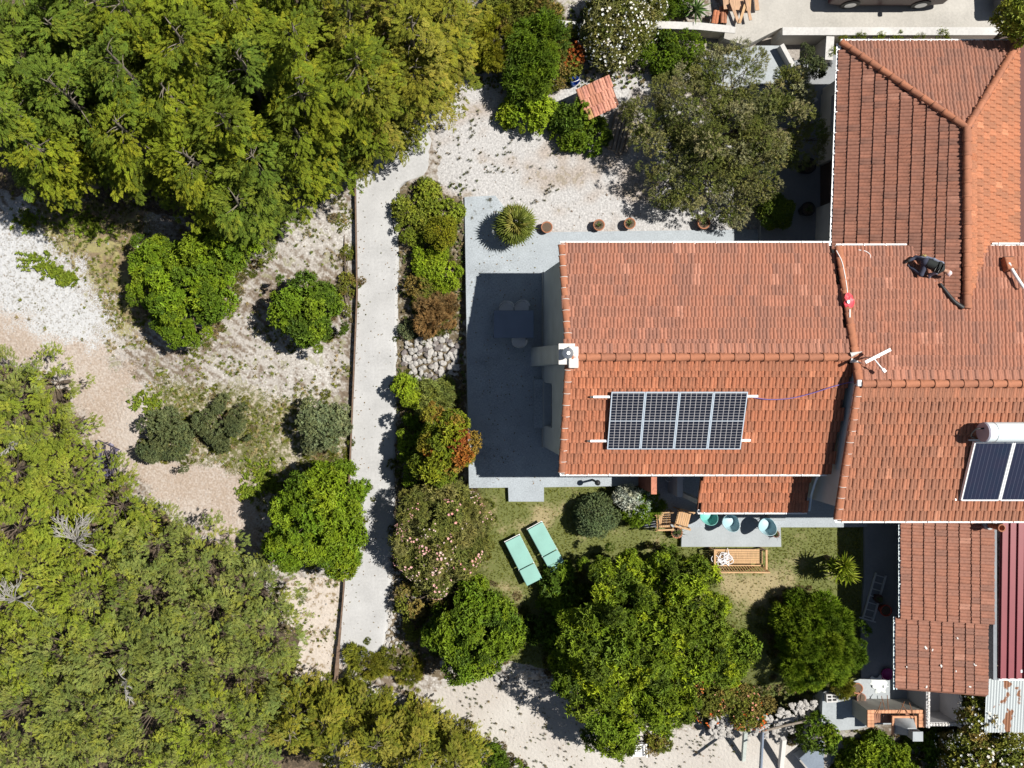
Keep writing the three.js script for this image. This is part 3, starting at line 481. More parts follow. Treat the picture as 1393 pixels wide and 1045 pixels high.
{ // grey corrugated sheet with rust
  const t = thing('corrugated_roof', 'grey corrugated sheet roof with rust below the red metal roof', 'roof'), pos = [], idx = [], uv = [], x0 = 20.05, x1 = 23.6, z0 = 10.6, z1 = 12.5, n = 160;
  for (let i = 0; i <= n; i++) for (const z of [z0, z1]) { const x = lerp(x0, x1, i / n); pos.push(x, 1.72 + 0.018 * Math.cos(i * Math.PI / 2.2) - (z - z0) * 0.06, z); uv.push((x - x0) / 2.2, (z - z0) / 2.2); }
  for (let i = 0; i < n; i++) { const a = i * 2; idx.push(a, a + 1, a + 2, a + 2, a + 1, a + 3); }
  const g = new THREE.BufferGeometry(); g.setAttribute('position', new THREE.Float32BufferAttribute(pos, 3)); g.setAttribute('uv', new THREE.Float32BufferAttribute(uv, 2)); g.setIndex(idx); g.computeVertexNormals();
  const tr = tex(512, (u, v) => { const r = sst(0.06, 0.13, fbm(u * 5, v * 4, 4, 77) + 0.42 * sst(0.1, 0.0, Math.abs(u - 0.3 - 0.1 * v + 0.05 * noise(v * 9, 2))) - 0.2); return [lerp(0.5, 0.28, r), lerp(0.54, 0.13, r), lerp(0.56, 0.07, r)]; });
  mesh('sheet', g, std(C(0.85, 0.85, 0.85), 0.5, { map: tr }), t); for (const [x, z] of [[20.3, 12.2], [23.2, 12.2], [23.2, 10.9]]) mesh('post', box(0.08, 2.4, 0.08, [x, 0.4, z]), M.steel, t);
  mesh('purlin', merge([box(3.5, 0.06, 0.06, [21.8, 1.64, 10.9]), box(3.5, 0.06, 0.06, [21.8, 1.56, 12.2])]), M.greyWood, t);
}
// ================= ON THE ROOFS =================
const orient = (o, p, pos) => { new THREE.Matrix4().makeBasis(p.a, p.n, p.down).setPosition(pos).decompose(o.position, o.quaternion, o.scale); return o; };
{
  const pv = tex(384, (u, v) => { const cu = (u * 6) % 1, cv = v < 0.5 ? (v * 20.4) % 1 : ((v - 0.5) * 20.4 + 0.2) % 1, x = Math.min(cu, 1 - cu), y = Math.min(cv, 1 - cv), bus = Math.abs((u * 6 * 3) % 1 - 0.5) < 0.035; if (x < 0.045 || y < 0.05) return [0.42, 0.41, 0.42]; return bus ? [0.05, 0.055, 0.075] : [0.008, 0.01, 0.02]; }, 1, true, 640);
  const glass = new THREE.MeshPhysicalMaterial({ map: pv, roughness: 0.14, clearcoat: 0.4, clearcoatRoughness: 0.05, specularIntensity: 0.5 });
  const frameM = std(C(0.55, 0.63, 0.72), 0.4, { metalness: 0.4 });
  const f = (x, z) => westS.h(x, z) + 0.24, TL = onPlane(831.5, 533, f), TR = onPlane(1018, 530.5, f), BL = onPlane(827.5, 611, f);
  const wTot = TR.x - TL.x, w = wTot / 4 - 0.012, len = Math.hypot(BL.z - TL.z, BL.y - TL.y);
  const arr = thing('solar_array', 'row of four black gridded solar panels on rails on the tiled roof', 'solar panels');
  for (let i = 0; i < 4; i++) {
    const c = TL.clone().add(V3((i + 0.5) * wTot / 4, 0, 0)).addScaledVector(westS.down, len / 2);
    const t = mesh('solar_panel', new THREE.BoxGeometry(w - 0.04, 0.03, len - 0.04), M.black, arr); orient(t, westS, c);
    const g = new THREE.PlaneGeometry(w - 0.05, len - 0.05); g.rotateX(-Math.PI / 2); mesh('cells', g, glass, t, [0, 0.019, 0]);
    mesh('frame', merge([box(0.032, 0.042, len, [-w / 2 + 0.016, 0.005, 0]), box(0.032, 0.042, len, [w / 2 - 0.016, 0.005, 0]), box(w - 0.064, 0.042, 0.032, [0, 0.005, -len / 2 + 0.016]), box(w - 0.064, 0.042, 0.032, [0, 0.005, len / 2 - 0.016])]), frameM, t);
    mesh('divider', box(w - 0.064, 0.006, 0.022, [0, 0.023, 0]), frameM, t);
  }
  for (const [x0, x1, y] of [[807, 1031, 540], [803, 1021, 600]]) {
    const a = onPlane(x0, y, (x, z) => westS.h(x, z) + 0.185), b = onPlane(x1, y - 1, (x, z) => westS.h(x, z) + 0.185), t = mesh('mounting_rail', beam(a, b, 0.07, 0.05), M.white, arr);
    mesh('feet', merge([0.05, 0.3, 0.55, 0.8, 0.97].map((k) => { const p = a.clone().lerp(b, k); return beam(p, p.clone().addScaledVector(westS.n, -0.18), 0.05, 0.05); })), M.steel, t); mesh('end_clip', beam(a, a.clone().add(V3(-0.1, 0, 0)), 0.05, 0.045), M.black, t);
  }
  const cp = [[1020, 540], [1045, 543.5], [1075, 542], [1105, 535], [1130, 527], [1152, 521], [1159, 519]].map(([x, y]) => onPlane(x, y, (X, Zz) => westS.h(X, Zz) + 0.16)); cp[cp.length - 1].y += 0.25;
  single('power_cable', 'thin violet cable running from the solar panels over the tiles', 'cable', tube(cp, 0.016, 0.016, 6, 40), std(C(0.12, 0.07, 0.25), 0.5));
}
{ // solar water heater
  const t = thing('solar_water_heater', 'white cylindrical solar water tank above two dark collector panels', 'water heater'), h0 = (x, z) => EAST.S.h(x, z);
  const bl = onPlane(1306, 680, (x, z) => h0(x, z) + 0.16), tl = V3(bl.x, 0, 0); { const q = W(1325, 601, 4.98); tl.set(bl.x, 4.98, q.z); }
  const down = bl.clone().sub(tl), len = down.length(); down.normalize(); const n = V3(1, 0, 0).cross(down).negate(), pl_ = { a: V3(1, 0, 0), n: n.y < 0 ? n.negate() : n, down };
  const col = tex(256, (u, v) => { const s = (u * 9) % 1; return s < 0.08 ? [0.07, 0.075, 0.11] : [0.018 + 0.012 * per(u, v, 4, 2), 0.022, 0.045]; });
  const gl = new THREE.MeshPhysicalMaterial({ map: col, roughness: 0.2, clearcoat: 0.6, clearcoatRoughness: 0.08 });
  for (let i = 0; i < 2; i++) {
    const w = 1.16, c = tl.clone().add(V3(0.6 + i * 1.22, 0, 0)).addScaledVector(down, len / 2), g = new THREE.Group(); g.name = 'collector'; t.add(g); orient(g, pl_, c);
    mesh('case', new THREE.BoxGeometry(w, 0.08, len), M.steel, g); const q = new THREE.PlaneGeometry(w - 0.07, len - 0.07); q.rotateX(-Math.PI / 2); mesh('glazing', q, gl, g, [0, 0.043, 0]);
    mesh('frame', merge([box(0.035, 0.1, len, [-w / 2, 0, 0]), box(0.035, 0.1, len, [w / 2, 0, 0]), box(w - 0.036, 0.1, 0.035, [0, 0, -len / 2]), box(w - 0.036, 0.1, 0.035, [0, 0, len / 2])]), M.white, g);
  }
  const tc = W(1337, 588, 5.4), L = 1.75, tank = cyl(0.3, 0.3, L, 28, [tc.x + L / 2 + 0.05, 5.4, tc.z], [0, 0, Math.PI / 2]);
  const tk = mesh('tank', tank, std(C(0.66, 0.74, 0.78), 0.35), t); mesh('end_cap', merge([cyl(0.285, 0.3, 0.05, 28, [tc.x + 0.025, 5.4, tc.z], [0, 0, Math.PI / 2])]), std(C(0.3, 0.29, 0.36), 0.6), tk);
  mesh('band', merge([0.28, 1.2].map((k) => xf(new THREE.TorusGeometry(0.302, 0.008, 5, 28), [tc.x + k, 5.4, tc.z], [0, Math.PI / 2, 0]))), M.steel, tk);
  mesh('stand', merge([0.3, 1.4].flatMap((k) => [bar([tc.x + k, 4.75, tc.z + 0.3], [tc.x + k, 5.2, tc.z + 0.2], 0.02), bar([tc.x + k, 4.85, tc.z - 0.3], [tc.x + k, 5.2, tc.z - 0.2], 0.02)]).concat([beam(V3(tl.x - 0.15, tl.y - 0.02, tl.z - 0.05), V3(tl.x + 2.5, tl.y - 0.02, tl.z - 0.05), 0.05, 0.05), beam(V3(bl.x - 0.12, bl.y - 0.06, bl.z), V3(bl.x + 2.5, bl.y - 0.06, bl.z), 0.05, 0.04)])), M.steel, t);
  mesh('pipe', tube([[tc.x - 0.0, 5.45, tc.z - 0.12], [tc.x - 0.22, 5.4, tc.z - 0.08], [tc.x - 0.26, 5.25, tc.z + 0.1], [tc.x - 0.05, 5.1, tc.z + 0.2]], 0.028, 0.028, 8, 20), M.black, t);
}
{ // aerial at the joint of the two ridges
  const p = onPlane(1172, 487, (x, z) => EAST.N.h(x, z)), t = thing('roof_aerial', 'white flat television aerial on a short mast between the ridges', 'aerial', p);
  mesh('mast', bar([0, -0.1, 0], [0.1, 0.75, -0.02], 0.022), M.steel, t);
  mesh('panel', beam(V3(-0.28, 0.7, 0.14), V3(0.42, 0.78, -0.24), 0.09, 0.05), M.white, t);
  mesh('arm', merge([bar([0.02, 0.65, 0.05], [0.32, 0.55, 0.34], 0.02), rbox(0.1, 0.07, 0.14, 0.02, [0.36, 0.55, 0.38], [0, 0.7, 0])]), M.white, t);
  mesh('wall_bracket', merge([xf(new THREE.ConeGeometry(0.08, 0.35, 4), [-0.25, 0.2, -0.14], [0, 0.3, -1.3]), xf(new THREE.ConeGeometry(0.08, 0.35, 4), [-0.25, 0.2, 0.12], [0, -0.3, -1.3])]), M.mortar, t);
}
{ // red plastic bag, conduit and tape by the verge
  const p = onPlane(1155, 410, (x, z) => EAST.N.h(x, z) + 0.18), g = new THREE.IcosahedronGeometry(0.2, 2), q = g.attributes.position;
  for (let i = 0; i < q.count; i++) { const k = 1 + 0.55 * noise(q.getX(i) * 9, q.getY(i) * 9, q.getZ(i) * 9); q.setXYZ(i, q.getX(i) * k * 0.75, q.getY(i) * k * 0.3, q.getZ(i) * k * 1.1); } g.computeVertexNormals();
  const t = thing('plastic_bag', 'crumpled red plastic bag on the tiles beside the verge', 'bag', p); mesh('bag', g, std(C(0.62, 0.04, 0.06), 0.5), t); mesh('print_patch', xf(new THREE.SphereGeometry(0.05, 8, 6), [-0.05, 0.06, 0.02], [0, 0, 0], [1, 0.3, 1.3]), M.white, t);
  const hN = (d) => (x, z) => EAST.N.h(x, z) + d;
  const c1 = [[1138, 341], [1145, 355], [1149, 372], [1152, 390], [1153, 400]].map(([x, y]) => onPlane(x, y, hN(0.17)));
  single('white_cable', 'white cable hanging beside the verge down to the red bag', 'cable', tube(c1, 0.014, 0.014, 6, 24), M.white);
  const c2 = [[1156, 421], [1156, 432]].map(([x, y]) => onPlane(x, y, hN(0.17))); single('white_pipe', 'short white pipe length lying on tiles below the red bag', 'pipe', bar(c2[0], c2[1], 0.022), M.white);
  const c3 = [[1168, 340], [1178, 342], [1184, 347], [1184, 352]].map(([x, y]) => onPlane(x, y, hN(0.1))); single('white_cable', 'short white cable curl below the hipped house gutter end', 'cable', tube(c3, 0.012, 0.012, 6, 20), M.white);
  const c4 = [[1372, 358], [1380, 372], [1393, 392]].map(([x, y]) => onPlane(x, y, hN(0.28))); single('vent_pipe', 'white pipe slanting over the roof near its raised tiles', 'pipe', tube(c4, 0.05, 0.05, 10, 10), M.white);
  const v = thing('roof_vent', 'raised clay tile vent hood on the upper slope by white pipe', 'vent', onPlane(1370, 361, hN(0.1))); orient(v, EAST.N, v.position.clone());
  mesh('hood', muv(xf(new RoundedBoxGeometry(0.34, 0.26, 0.44, 2, 0.05), [0, 0.08, 0], [0.1, 0, 0])), capMat, v); mesh('opening', box(0.3, 0.14, 0.02, [0, 0.08, 0.23]), M.black, v);
  const b1 = [[1279, 386], [1288, 398], [1298, 410], [1310, 419]].map(([x, y]) => onPlane(x, y, (X, Zz) => Math.max(EAST.N.h(X, Zz), 4.6 - Math.abs(X - 17.33) * 0.44) + 0.13));
  single('black_hose', 'black hose lying in the roof valley next to the worker', 'hose', tube(b1, 0.045, 0.075, 8, 24), M.black);
  const tp = W(1357, 717, 2.7), cp = thing('chimney_pipe', 'round terracotta chimney pipe between the shed and red roof', 'pipe', tp); mesh('pipe', muv(new THREE.LatheGeometry([[0.1, -0.9], [0.1, 0.12], [0.13, 0.12], [0.13, 0.2], [0.085, 0.2], [0.08, 0.0], [0, 0]].map((q) => new THREE.Vector2(...q)), 20)), capMatC, cp); mesh('base_collar', cyl(0.16, 0.2, 0.12, 16, [0, -0.4, 0]), M.frame, cp);
}
// ---------- the worker on the roof ----------
function sdfMesh(bones, cell, k = 0.03, pad = 0.12) {
  const lo = V3(9, 9, 9), hi = V3(-9, -9, -9); for (const [a, b, r0, r1] of bones) for (const [p, r] of [[a, r0], [b, r1]]) { lo.min(V3(p[0] - r, p[1] - r, p[2] - r)); hi.max(V3(p[0] + r, p[1] + r, p[2] + r)); }
  lo.subScalar(pad * 0.3); hi.addScalar(pad * 0.3); const size = Math.max(hi.x - lo.x, hi.y - lo.y, hi.z - lo.z), n = Math.ceil(size / cell) + 4, mc = new MarchingCubes(n, new THREE.MeshStandardMaterial(), false, false, 120000); mc.isolation = 0;
  const c = lo.clone().add(hi).multiplyScalar(0.5), half = n / 2 * cell, P = V3(), A = V3(), AB = V3(), bn = bones.map(([a, b, r0, r1]) => { const va = V3(...a), ab = V3(...b).sub(va); return [va, ab, ab.lengthSq() || 1e-9, r0, r1]; });
  for (let z = 0; z < n; z++) for (let y = 0; y < n; y++) for (let x = 0; x < n; x++) {
    P.set(c.x + (x - n / 2) * cell, c.y + (y - n / 2) * cell, c.z + (z - n / 2) * cell); let d = 1e3;
    for (const [va, ab, l2, r0, r1] of bn) { A.copy(P).sub(va); const t = clamp(A.dot(ab) / l2, 0, 1), e = A.addScaledVector(ab, -t).length() - lerp(r0, r1, t), h = clamp(0.5 + 0.5 * (d - e) / k, 0, 1); d = lerp(d, e, h) - k * h * (1 - h); }
    mc.field[x + y * n + z * n * n] = -d;
  }
  mc.update(); const cnt = mc.count, g = new THREE.BufferGeometry(), p = new Float32Array(mc.positionArray.slice(0, cnt * 3)), nn = new Float32Array(mc.normalArray.slice(0, cnt * 3));
  for (let i = 0; i < cnt; i++) { p[i * 3] = c.x + p[i * 3] * half; p[i * 3 + 1] = c.y + p[i * 3 + 1] * half; p[i * 3 + 2] = c.z + p[i * 3 + 2] * half; }
  g.setAttribute('position', new THREE.BufferAttribute(p, 3)); g.setAttribute('normal', new THREE.BufferAttribute(nn, 3)); return g;
}
{
  const hAt = (x, z) => Math.max(EAST.N.h(x, z), 4.6 - Math.abs(x - 17.33) * 0.452), base = onPlane(1249, 359, (x, z) => hAt(x, z) + 0.1), t = thing('person', 'worker in black vest with white stripes kneeling on the roof tiles', 'person', base, -0.12); t.scale.setScalar(0.84);
  const hip = [0, 0.42, 0], chest = [0.42, 0.58, 0.17], neck = [0.58, 0.6, 0.23], sl = [0.5, 0.58, 0.0], s2 = [0.38, 0.54, 0.34];
  const el = [0.3, 0.44, -0.14], hl = [0.09, 0.28, -0.24], er = [0.3, 0.3, 0.43], hr_ = [0.42, 0.08, 0.52];
  const body = sdfMesh([[hip, chest, 0.15, 0.165], [chest, neck, 0.12, 0.06], [sl, s2, 0.085, 0.085], [sl, el, 0.065, 0.05], [el, hl, 0.05, 0.036], [s2, er, 0.065, 0.05], [er, hr_, 0.05, 0.036],
    [[0.02, 0.4, -0.09], [-0.18, 0.12, -0.2], 0.11, 0.08], [[-0.18, 0.12, -0.2], [-0.42, 0.1, -0.06], 0.075, 0.05], [[0.02, 0.38, 0.1], [-0.02, 0.3, 0.44], 0.11, 0.08], [[-0.02, 0.3, 0.44], [-0.26, 0.07, 0.2], 0.075, 0.052], [[-0.26, 0.06, 0.2], [-0.38, 0.03, 0.1], 0.05, 0.04], [[-0.42, 0.09, -0.06], [-0.5, 0.04, 0.02], 0.05, 0.038]], 0.02, 0.04);
  const head = sdfMesh([[[0.74, 0.6, 0.3], [0.8, 0.57, 0.33], 0.095, 0.085], [neck, [0.7, 0.6, 0.28], 0.06, 0.07], [[0.83, 0.5, 0.35], [0.845, 0.48, 0.36], 0.02, 0.014], [[0.72, 0.58, 0.2], [0.73, 0.6, 0.2], 0.022, 0.02], [[0.66, 0.58, 0.38], [0.67, 0.6, 0.38], 0.022, 0.02]], 0.008, 0.015);
  const hand = (p, d, side) => { const D = V3(...d).normalize(), S = V3(...side).normalize(), at = (a, b, c = 0) => V3(...p).addScaledVector(D, a).addScaledVector(S, b).add(V3(0, c, 0)).toArray(), bs = [[at(-0.02, 0), at(0.05, 0), 0.034, 0.034], [at(0.01, 0.035), at(0.05, 0.068, -0.01), 0.012, 0.009], [at(0.05, 0.068, -0.01), at(0.08, 0.07, -0.03), 0.01, 0.008]];
    [-0.032, -0.011, 0.011, 0.03].forEach((o, i) => { const L = [0.055, 0.072, 0.078, 0.07][i]; bs.push([at(0.06, o), at(0.06 + L * 0.6, o, -0.012), 0.0095, 0.009], [at(0.06 + L * 0.6, o, -0.012), at(0.06 + L, o, -0.045), 0.009, 0.007]); }); return sdfMesh(bs, 0.005, 0.008, 0.03); };
  const h1 = hand(hl, [-0.5, -0.35, -0.3], [0.4, 0, -0.8]), h2 = hand(hr_, [0.4, -0.3, 0.4], [-0.6, 0, 0.6]);
  const paint = (g, fn) => { const p = g.attributes.position, c = new Float32Array(p.count * 3); for (let i = 0; i < p.count; i++) c.set(fn(p.getX(i), p.getY(i), p.getZ(i)), i * 3); g.setAttribute('color', new THREE.BufferAttribute(c, 3)); return g; };
  const shirt = [0.2, 0.22, 0.29], jean = [0.035, 0.04, 0.07], shoe = [0.02, 0.018, 0.018], skin = [0.42, 0.23, 0.16], glove = [0.5, 0.42, 0.16];
  paint(body, (x, y, z) => x < -0.38 ? shoe : x * 0.92 + z * 0.1 < 0.09 && !(z < -0.16 && x > -0.1) || (z > 0.25 && x < 0.16) ? jean : shirt); paint(head, () => skin); paint(h1, () => glove); paint(h2, () => glove);
  const all = mergeGeometries([body, head, h1, h2]); mesh('body', all, std(C(1, 1, 1), 0.85, { vertexColors: true }), t);
  const vest = sdfMesh([[[0.1, 0.46, 0.04], chest, 0.165, 0.185], [[0.46, 0.58, 0.06], [0.4, 0.55, 0.29], 0.12, 0.12], [chest, [0.52, 0.6, 0.21], 0.15, 0.1]], 0.018, 0.04); mesh('vest', vest, std(C(0.012, 0.016, 0.016), 0.8), t);
  const stripe = (u) => { const c = V3(lerp(0.1, 0.42, u), lerp(0.46, 0.58, u), lerp(0.04, 0.17, u)), g = new THREE.TorusGeometry(0.192, 0.02, 5, 20, Math.PI); g.scale(1, 0.95, 1.6); return g.applyMatrix4(new THREE.Matrix4().makeBasis(V3(-0.37, 0.05, 0.93).normalize(), V3(-0.3, 1, 0).normalize(), V3(0.93, 0.2, 0.37).normalize()).setPosition(c)); };
  mesh('reflective_stripes', merge([stripe(0.78), stripe(1.12)]), M.white, t);
  const capS = new THREE.SphereGeometry(0.108, 16, 8, 0, Math.PI * 2, 0, Math.PI * 0.55); mesh('cap', merge([xf(capS, [0.79, 0.6, 0.325], [0.1, 0, -0.55]), xf(new THREE.CylinderGeometry(0.075, 0.075, 0.012, 14), [0.86, 0.55, 0.36], [0.2, 0, -0.6], [1, 1, 0.9])]), std(C(0.62, 0.5, 0.52), 0.8), t);
  const dr = thing('power_tool', 'small power tool held by the kneeling worker', 'tool', base.clone().add(V3(0.46, 0.05, 0.58)), -0.6); mesh('body', merge([rbox(0.2, 0.07, 0.07, 0.02, [0, 0.06, 0]), rbox(0.06, 0.14, 0.05, 0.015, [-0.05, -0.02, 0])]), std(C(0.4, 0.3, 0.34), 0.5), dr); mesh('bit', bar([0.1, 0.06, 0], [0.2, 0.05, 0], 0.01), M.steel, dr);
}
// ================= GARDEN FURNITURE =================
function tubChair(label, px, py, h, turn, mat, group, arms = true) {
  const t = thing('tub_chair', label, 'chair', W(px, py, h + 0.5).setY(h), turn, group), s = new THREE.Shape(); s.absellipse(0, 0, 0.24, 0.23, 0, Math.PI * 2);
  const g = new THREE.ExtrudeGeometry(s, { depth: 0.03, bevelEnabled: true, bevelSize: 0.015, bevelThickness: 0.012, bevelSegments: 2, curveSegments: 20 }); g.rotateX(-Math.PI / 2); mesh('seat', g, mat, t, [0, 0.42, 0]);
  const pos = [], idx = [], n = 22; for (let i = 0; i <= n; i++) { const a = Math.PI * (0.08 + 0.84 * i / n), top = 0.8 - 0.2 * Math.pow(Math.abs(i / n - 0.5) * 2, 2.2); for (const [r, y] of [[0.25, 0.5], [0.285, top], [0.262, top], [0.228, 0.5]]) pos.push(r * 1.06 * Math.cos(a), y, -r * Math.sin(a)); }
  for (let i = 0; i < n; i++) for (let k = 0; k < 4; k++) { const a = i * 4 + k, b = i * 4 + (k + 1) % 4; idx.push(a, b, a + 4, b, b + 4, a + 4); }
  const bg = new THREE.BufferGeometry(); bg.setAttribute('position', new THREE.Float32BufferAttribute(pos, 3)); bg.setIndex(idx); bg.computeVertexNormals(); mesh('backrest', bg, mat, t);
  for (const [x, z] of [[-0.17, -0.16], [0.17, -0.16], [-0.17, 0.17], [0.17, 0.17]]) mesh('leg', bar([x * 1.15, 0, z * 1.15], [x, 0.43, z], 0.014), M.frame, t); return t;
}
{
  const c = W(699, 441, 0.75), t = thing('dining_table', 'dark blue rectangular dining table standing in the gable shade', 'table', c.clone().setY(0));
  mesh('tabletop', rbox(1.42, 0.045, 0.98, 0.012, [0, 0.73, 0]), std(C(0.17, 0.21, 0.29), 0.6, { map: tPlaster }), t); for (const [x, z] of [[-1, -1], [1, -1], [-1, 1], [1, 1]]) mesh('leg', box(0.06, 0.71, 0.06, [x * 0.62, 0.355, z * 0.41]), M.navy, t); mesh('apron', merge([box(1.16, 0.07, 0.03, [0, 0.67, 0.41]), box(1.16, 0.07, 0.03, [0, 0.67, -0.41])]), M.navy, t);
  tubChair('grey tub chair at the blue table beside the other tub chair', 689, 420.5, 0, 0, M.fabricGrey, 'tub chairs at the blue table'); tubChair('grey tub chair at the blue table beside the other tub chair', 710, 419, 0, 0, M.fabricGrey, 'tub chairs at the blue table');
  tubChair('grey tub chair alone on its side of the blue table', 706, 463, 0, Math.PI * 1.1, M.fabricGrey, 'tub chairs at the blue table');
}
function lounger(label, px, py, ang) {
  const t = thing('sun_lounger', label, 'sun lounger', W(px, py, 0.06).setY(-0.28), ang, 'mint sun loungers on the lawn');
  mesh('mattress', rbox(0.62, 0.07, 1.12, 0.02, [0, 0.34, -0.3]), M.mint, t); mesh('backrest', rbox(0.62, 0.07, 0.62, 0.02, [0, 0.36, 0.6], [-0.08, 0, 0]), M.mint, t);
  mesh('frame', merge([box(0.03, 0.05, 1.78, [-0.3, 0.28, 0]), box(0.03, 0.05, 1.78, [0.3, 0.28, 0]), box(0.58, 0.04, 0.03, [0, 0.28, -0.87]), box(0.58, 0.04, 0.03, [0, 0.28, 0.87])]), M.white, t);
  for (const [x, z] of [[-1, -1], [1, -1], [-1, 1], [1, 1]]) mesh('leg', box(0.03, 0.3, 0.03, [x * 0.285, 0.13, z * 0.72]), M.white, t);
}
lounger('mint sun lounger mostly in the sun farther from the lemon tree', 711.5, 761.5, 0.47); lounger('mint sun lounger half under the lemon tree shade', 743, 743.5, 0.5);
function deckChair(label, px, py, turn) {
  const t = thing('deck_chair', label, 'chair', W(px, py, 0.35).setY(-0.06), turn, 'slatted teak deck chairs');
  for (let i = 0; i < 6; i++) mesh('seat_slat', box(0.065, 0.02, 0.5, [-0.2 + i * 0.075, 0.36, 0]), M.teak, t);
  for (let i = 0; i < 6; i++) mesh('back_slat', beam(V3(-0.28, 0.42, -0.22 + i * 0.088), V3(-0.46, 0.92, -0.22 + i * 0.088), 0.06, 0.018), M.teak, t);
  mesh('frame', merge([-0.28, 0.28].flatMap((z) => [beam(V3(-0.5, 0.94, z), V3(-0.1, 0, z), 0.03, 0.045), beam(V3(0.3, 0.4, z), V3(-0.35, 0, z), 0.03, 0.045), beam(V3(-0.32, 0.58, z * 1.12), V3(0.26, 0.58, z * 1.12), 0.06, 0.025), beam(V3(0.22, 0.57, z), V3(0.3, 0, z), 0.03, 0.04)])), M.teak, t);
}
deckChair('upright slatted teak deck chair between plant and crooked deck chair', 905, 708, 0.03); deckChair('crooked slatted teak deck chair beside the teal pod chair', 931, 706, -0.25);
{ const t = thing('folding_chair', 'black metal folding chair beside the white flowering bush', 'chair', W(884, 710, 0.3).setY(-0.06), 0.1); mesh('frame', merge([tube([[-0.2, 0.02, -0.2], [-0.2, 0.5, -0.22], [0.15, 0.8, -0.22], [0.15, 0.8, 0.2], [-0.2, 0.5, 0.22], [-0.22, 0.02, 0.2]], 0.014, 0.014, 6, 30), tube([[0.2, 0.02, 0.2], [-0.05, 0.45, 0.2], [-0.05, 0.45, -0.2], [0.2, 0.02, -0.2]], 0.014, 0.014, 6, 24)]), M.black, t); mesh('seat', rbox(0.36, 0.02, 0.36, 0.008, [0.0, 0.46, 0]), std(C(0.14, 0.15, 0.17), 0.8), t); }
function podChair(label, px, py, turn, mat) {
  const t = thing('pod_chair', label, 'chair', W(px, py, 0.45).setY(-0.1), turn, 'round plastic pod chairs on the patio'); t.scale.set(0.74, 1.1, 0.74);
  const g = new THREE.SphereGeometry(0.4, 24, 12, 0, Math.PI * 2, Math.PI * 0.5, Math.PI * 0.42), p = g.attributes.position; for (let i = 0; i < p.count; i++) { const x = p.getX(i), y = p.getY(i); p.setXYZ(i, x, 0.62 + y * 0.72 + (x < 0 ? -x * 0.55 * (1 + y / 0.4) : 0), p.getZ(i)); } g.computeVertexNormals();
  mesh('shell', g, mat, t); const rim = new THREE.TorusGeometry(0.4, 0.014, 6, 28); rim.rotateX(Math.PI / 2); const q = rim.attributes.position; for (let i = 0; i < q.count; i++) if (q.getX(i) < 0) q.setY(i, q.getY(i) - q.getX(i) * 0.55); mesh('rim', rim, mat, t, [0, 0.62, 0]);
  const cu = new THREE.SphereGeometry(0.3, 20, 8, 0, Math.PI * 2, 0, Math.PI / 2); cu.scale(1, 0.22, 1); mesh('cushion', cu, mat, t, [0.02, 0.4, 0]);
  for (let i = 0; i < 4; i++) { const a = i * Math.PI / 2 + 0.78; mesh('leg', bar([0.3 * Math.cos(a), 0, 0.3 * Math.sin(a)], [0.14 * Math.cos(a), 0.37, 0.14 * Math.sin(a)], 0.014), M.frame, t); }
}
podChair('teal pod chair next to the teak deck chairs', 962, 701, 1.9, M.teal); podChair('pale blue pod chair facing the garden beside the teal one', 992, 710, 1.7, M.paleBlue); podChair('pale blue pod chair next to the low grey plinth', 1041, 715, 2.0, M.paleBlue);
{ const t = thing('plinth', 'low grey stone plinth behind the pale blue pod chair', 'plinth', W(1058, 704, 0.3).setY(-0.06)); mesh('block', rbox(0.55, 0.3, 0.2, 0.015, [0, 0.15, 0]), std(C(0.28, 0.29, 0.3), 0.8, { map: tConcrete }), t); mesh('cap', rbox(0.6, 0.04, 0.25, 0.01, [0, 0.32, 0]), M.patio, t); }
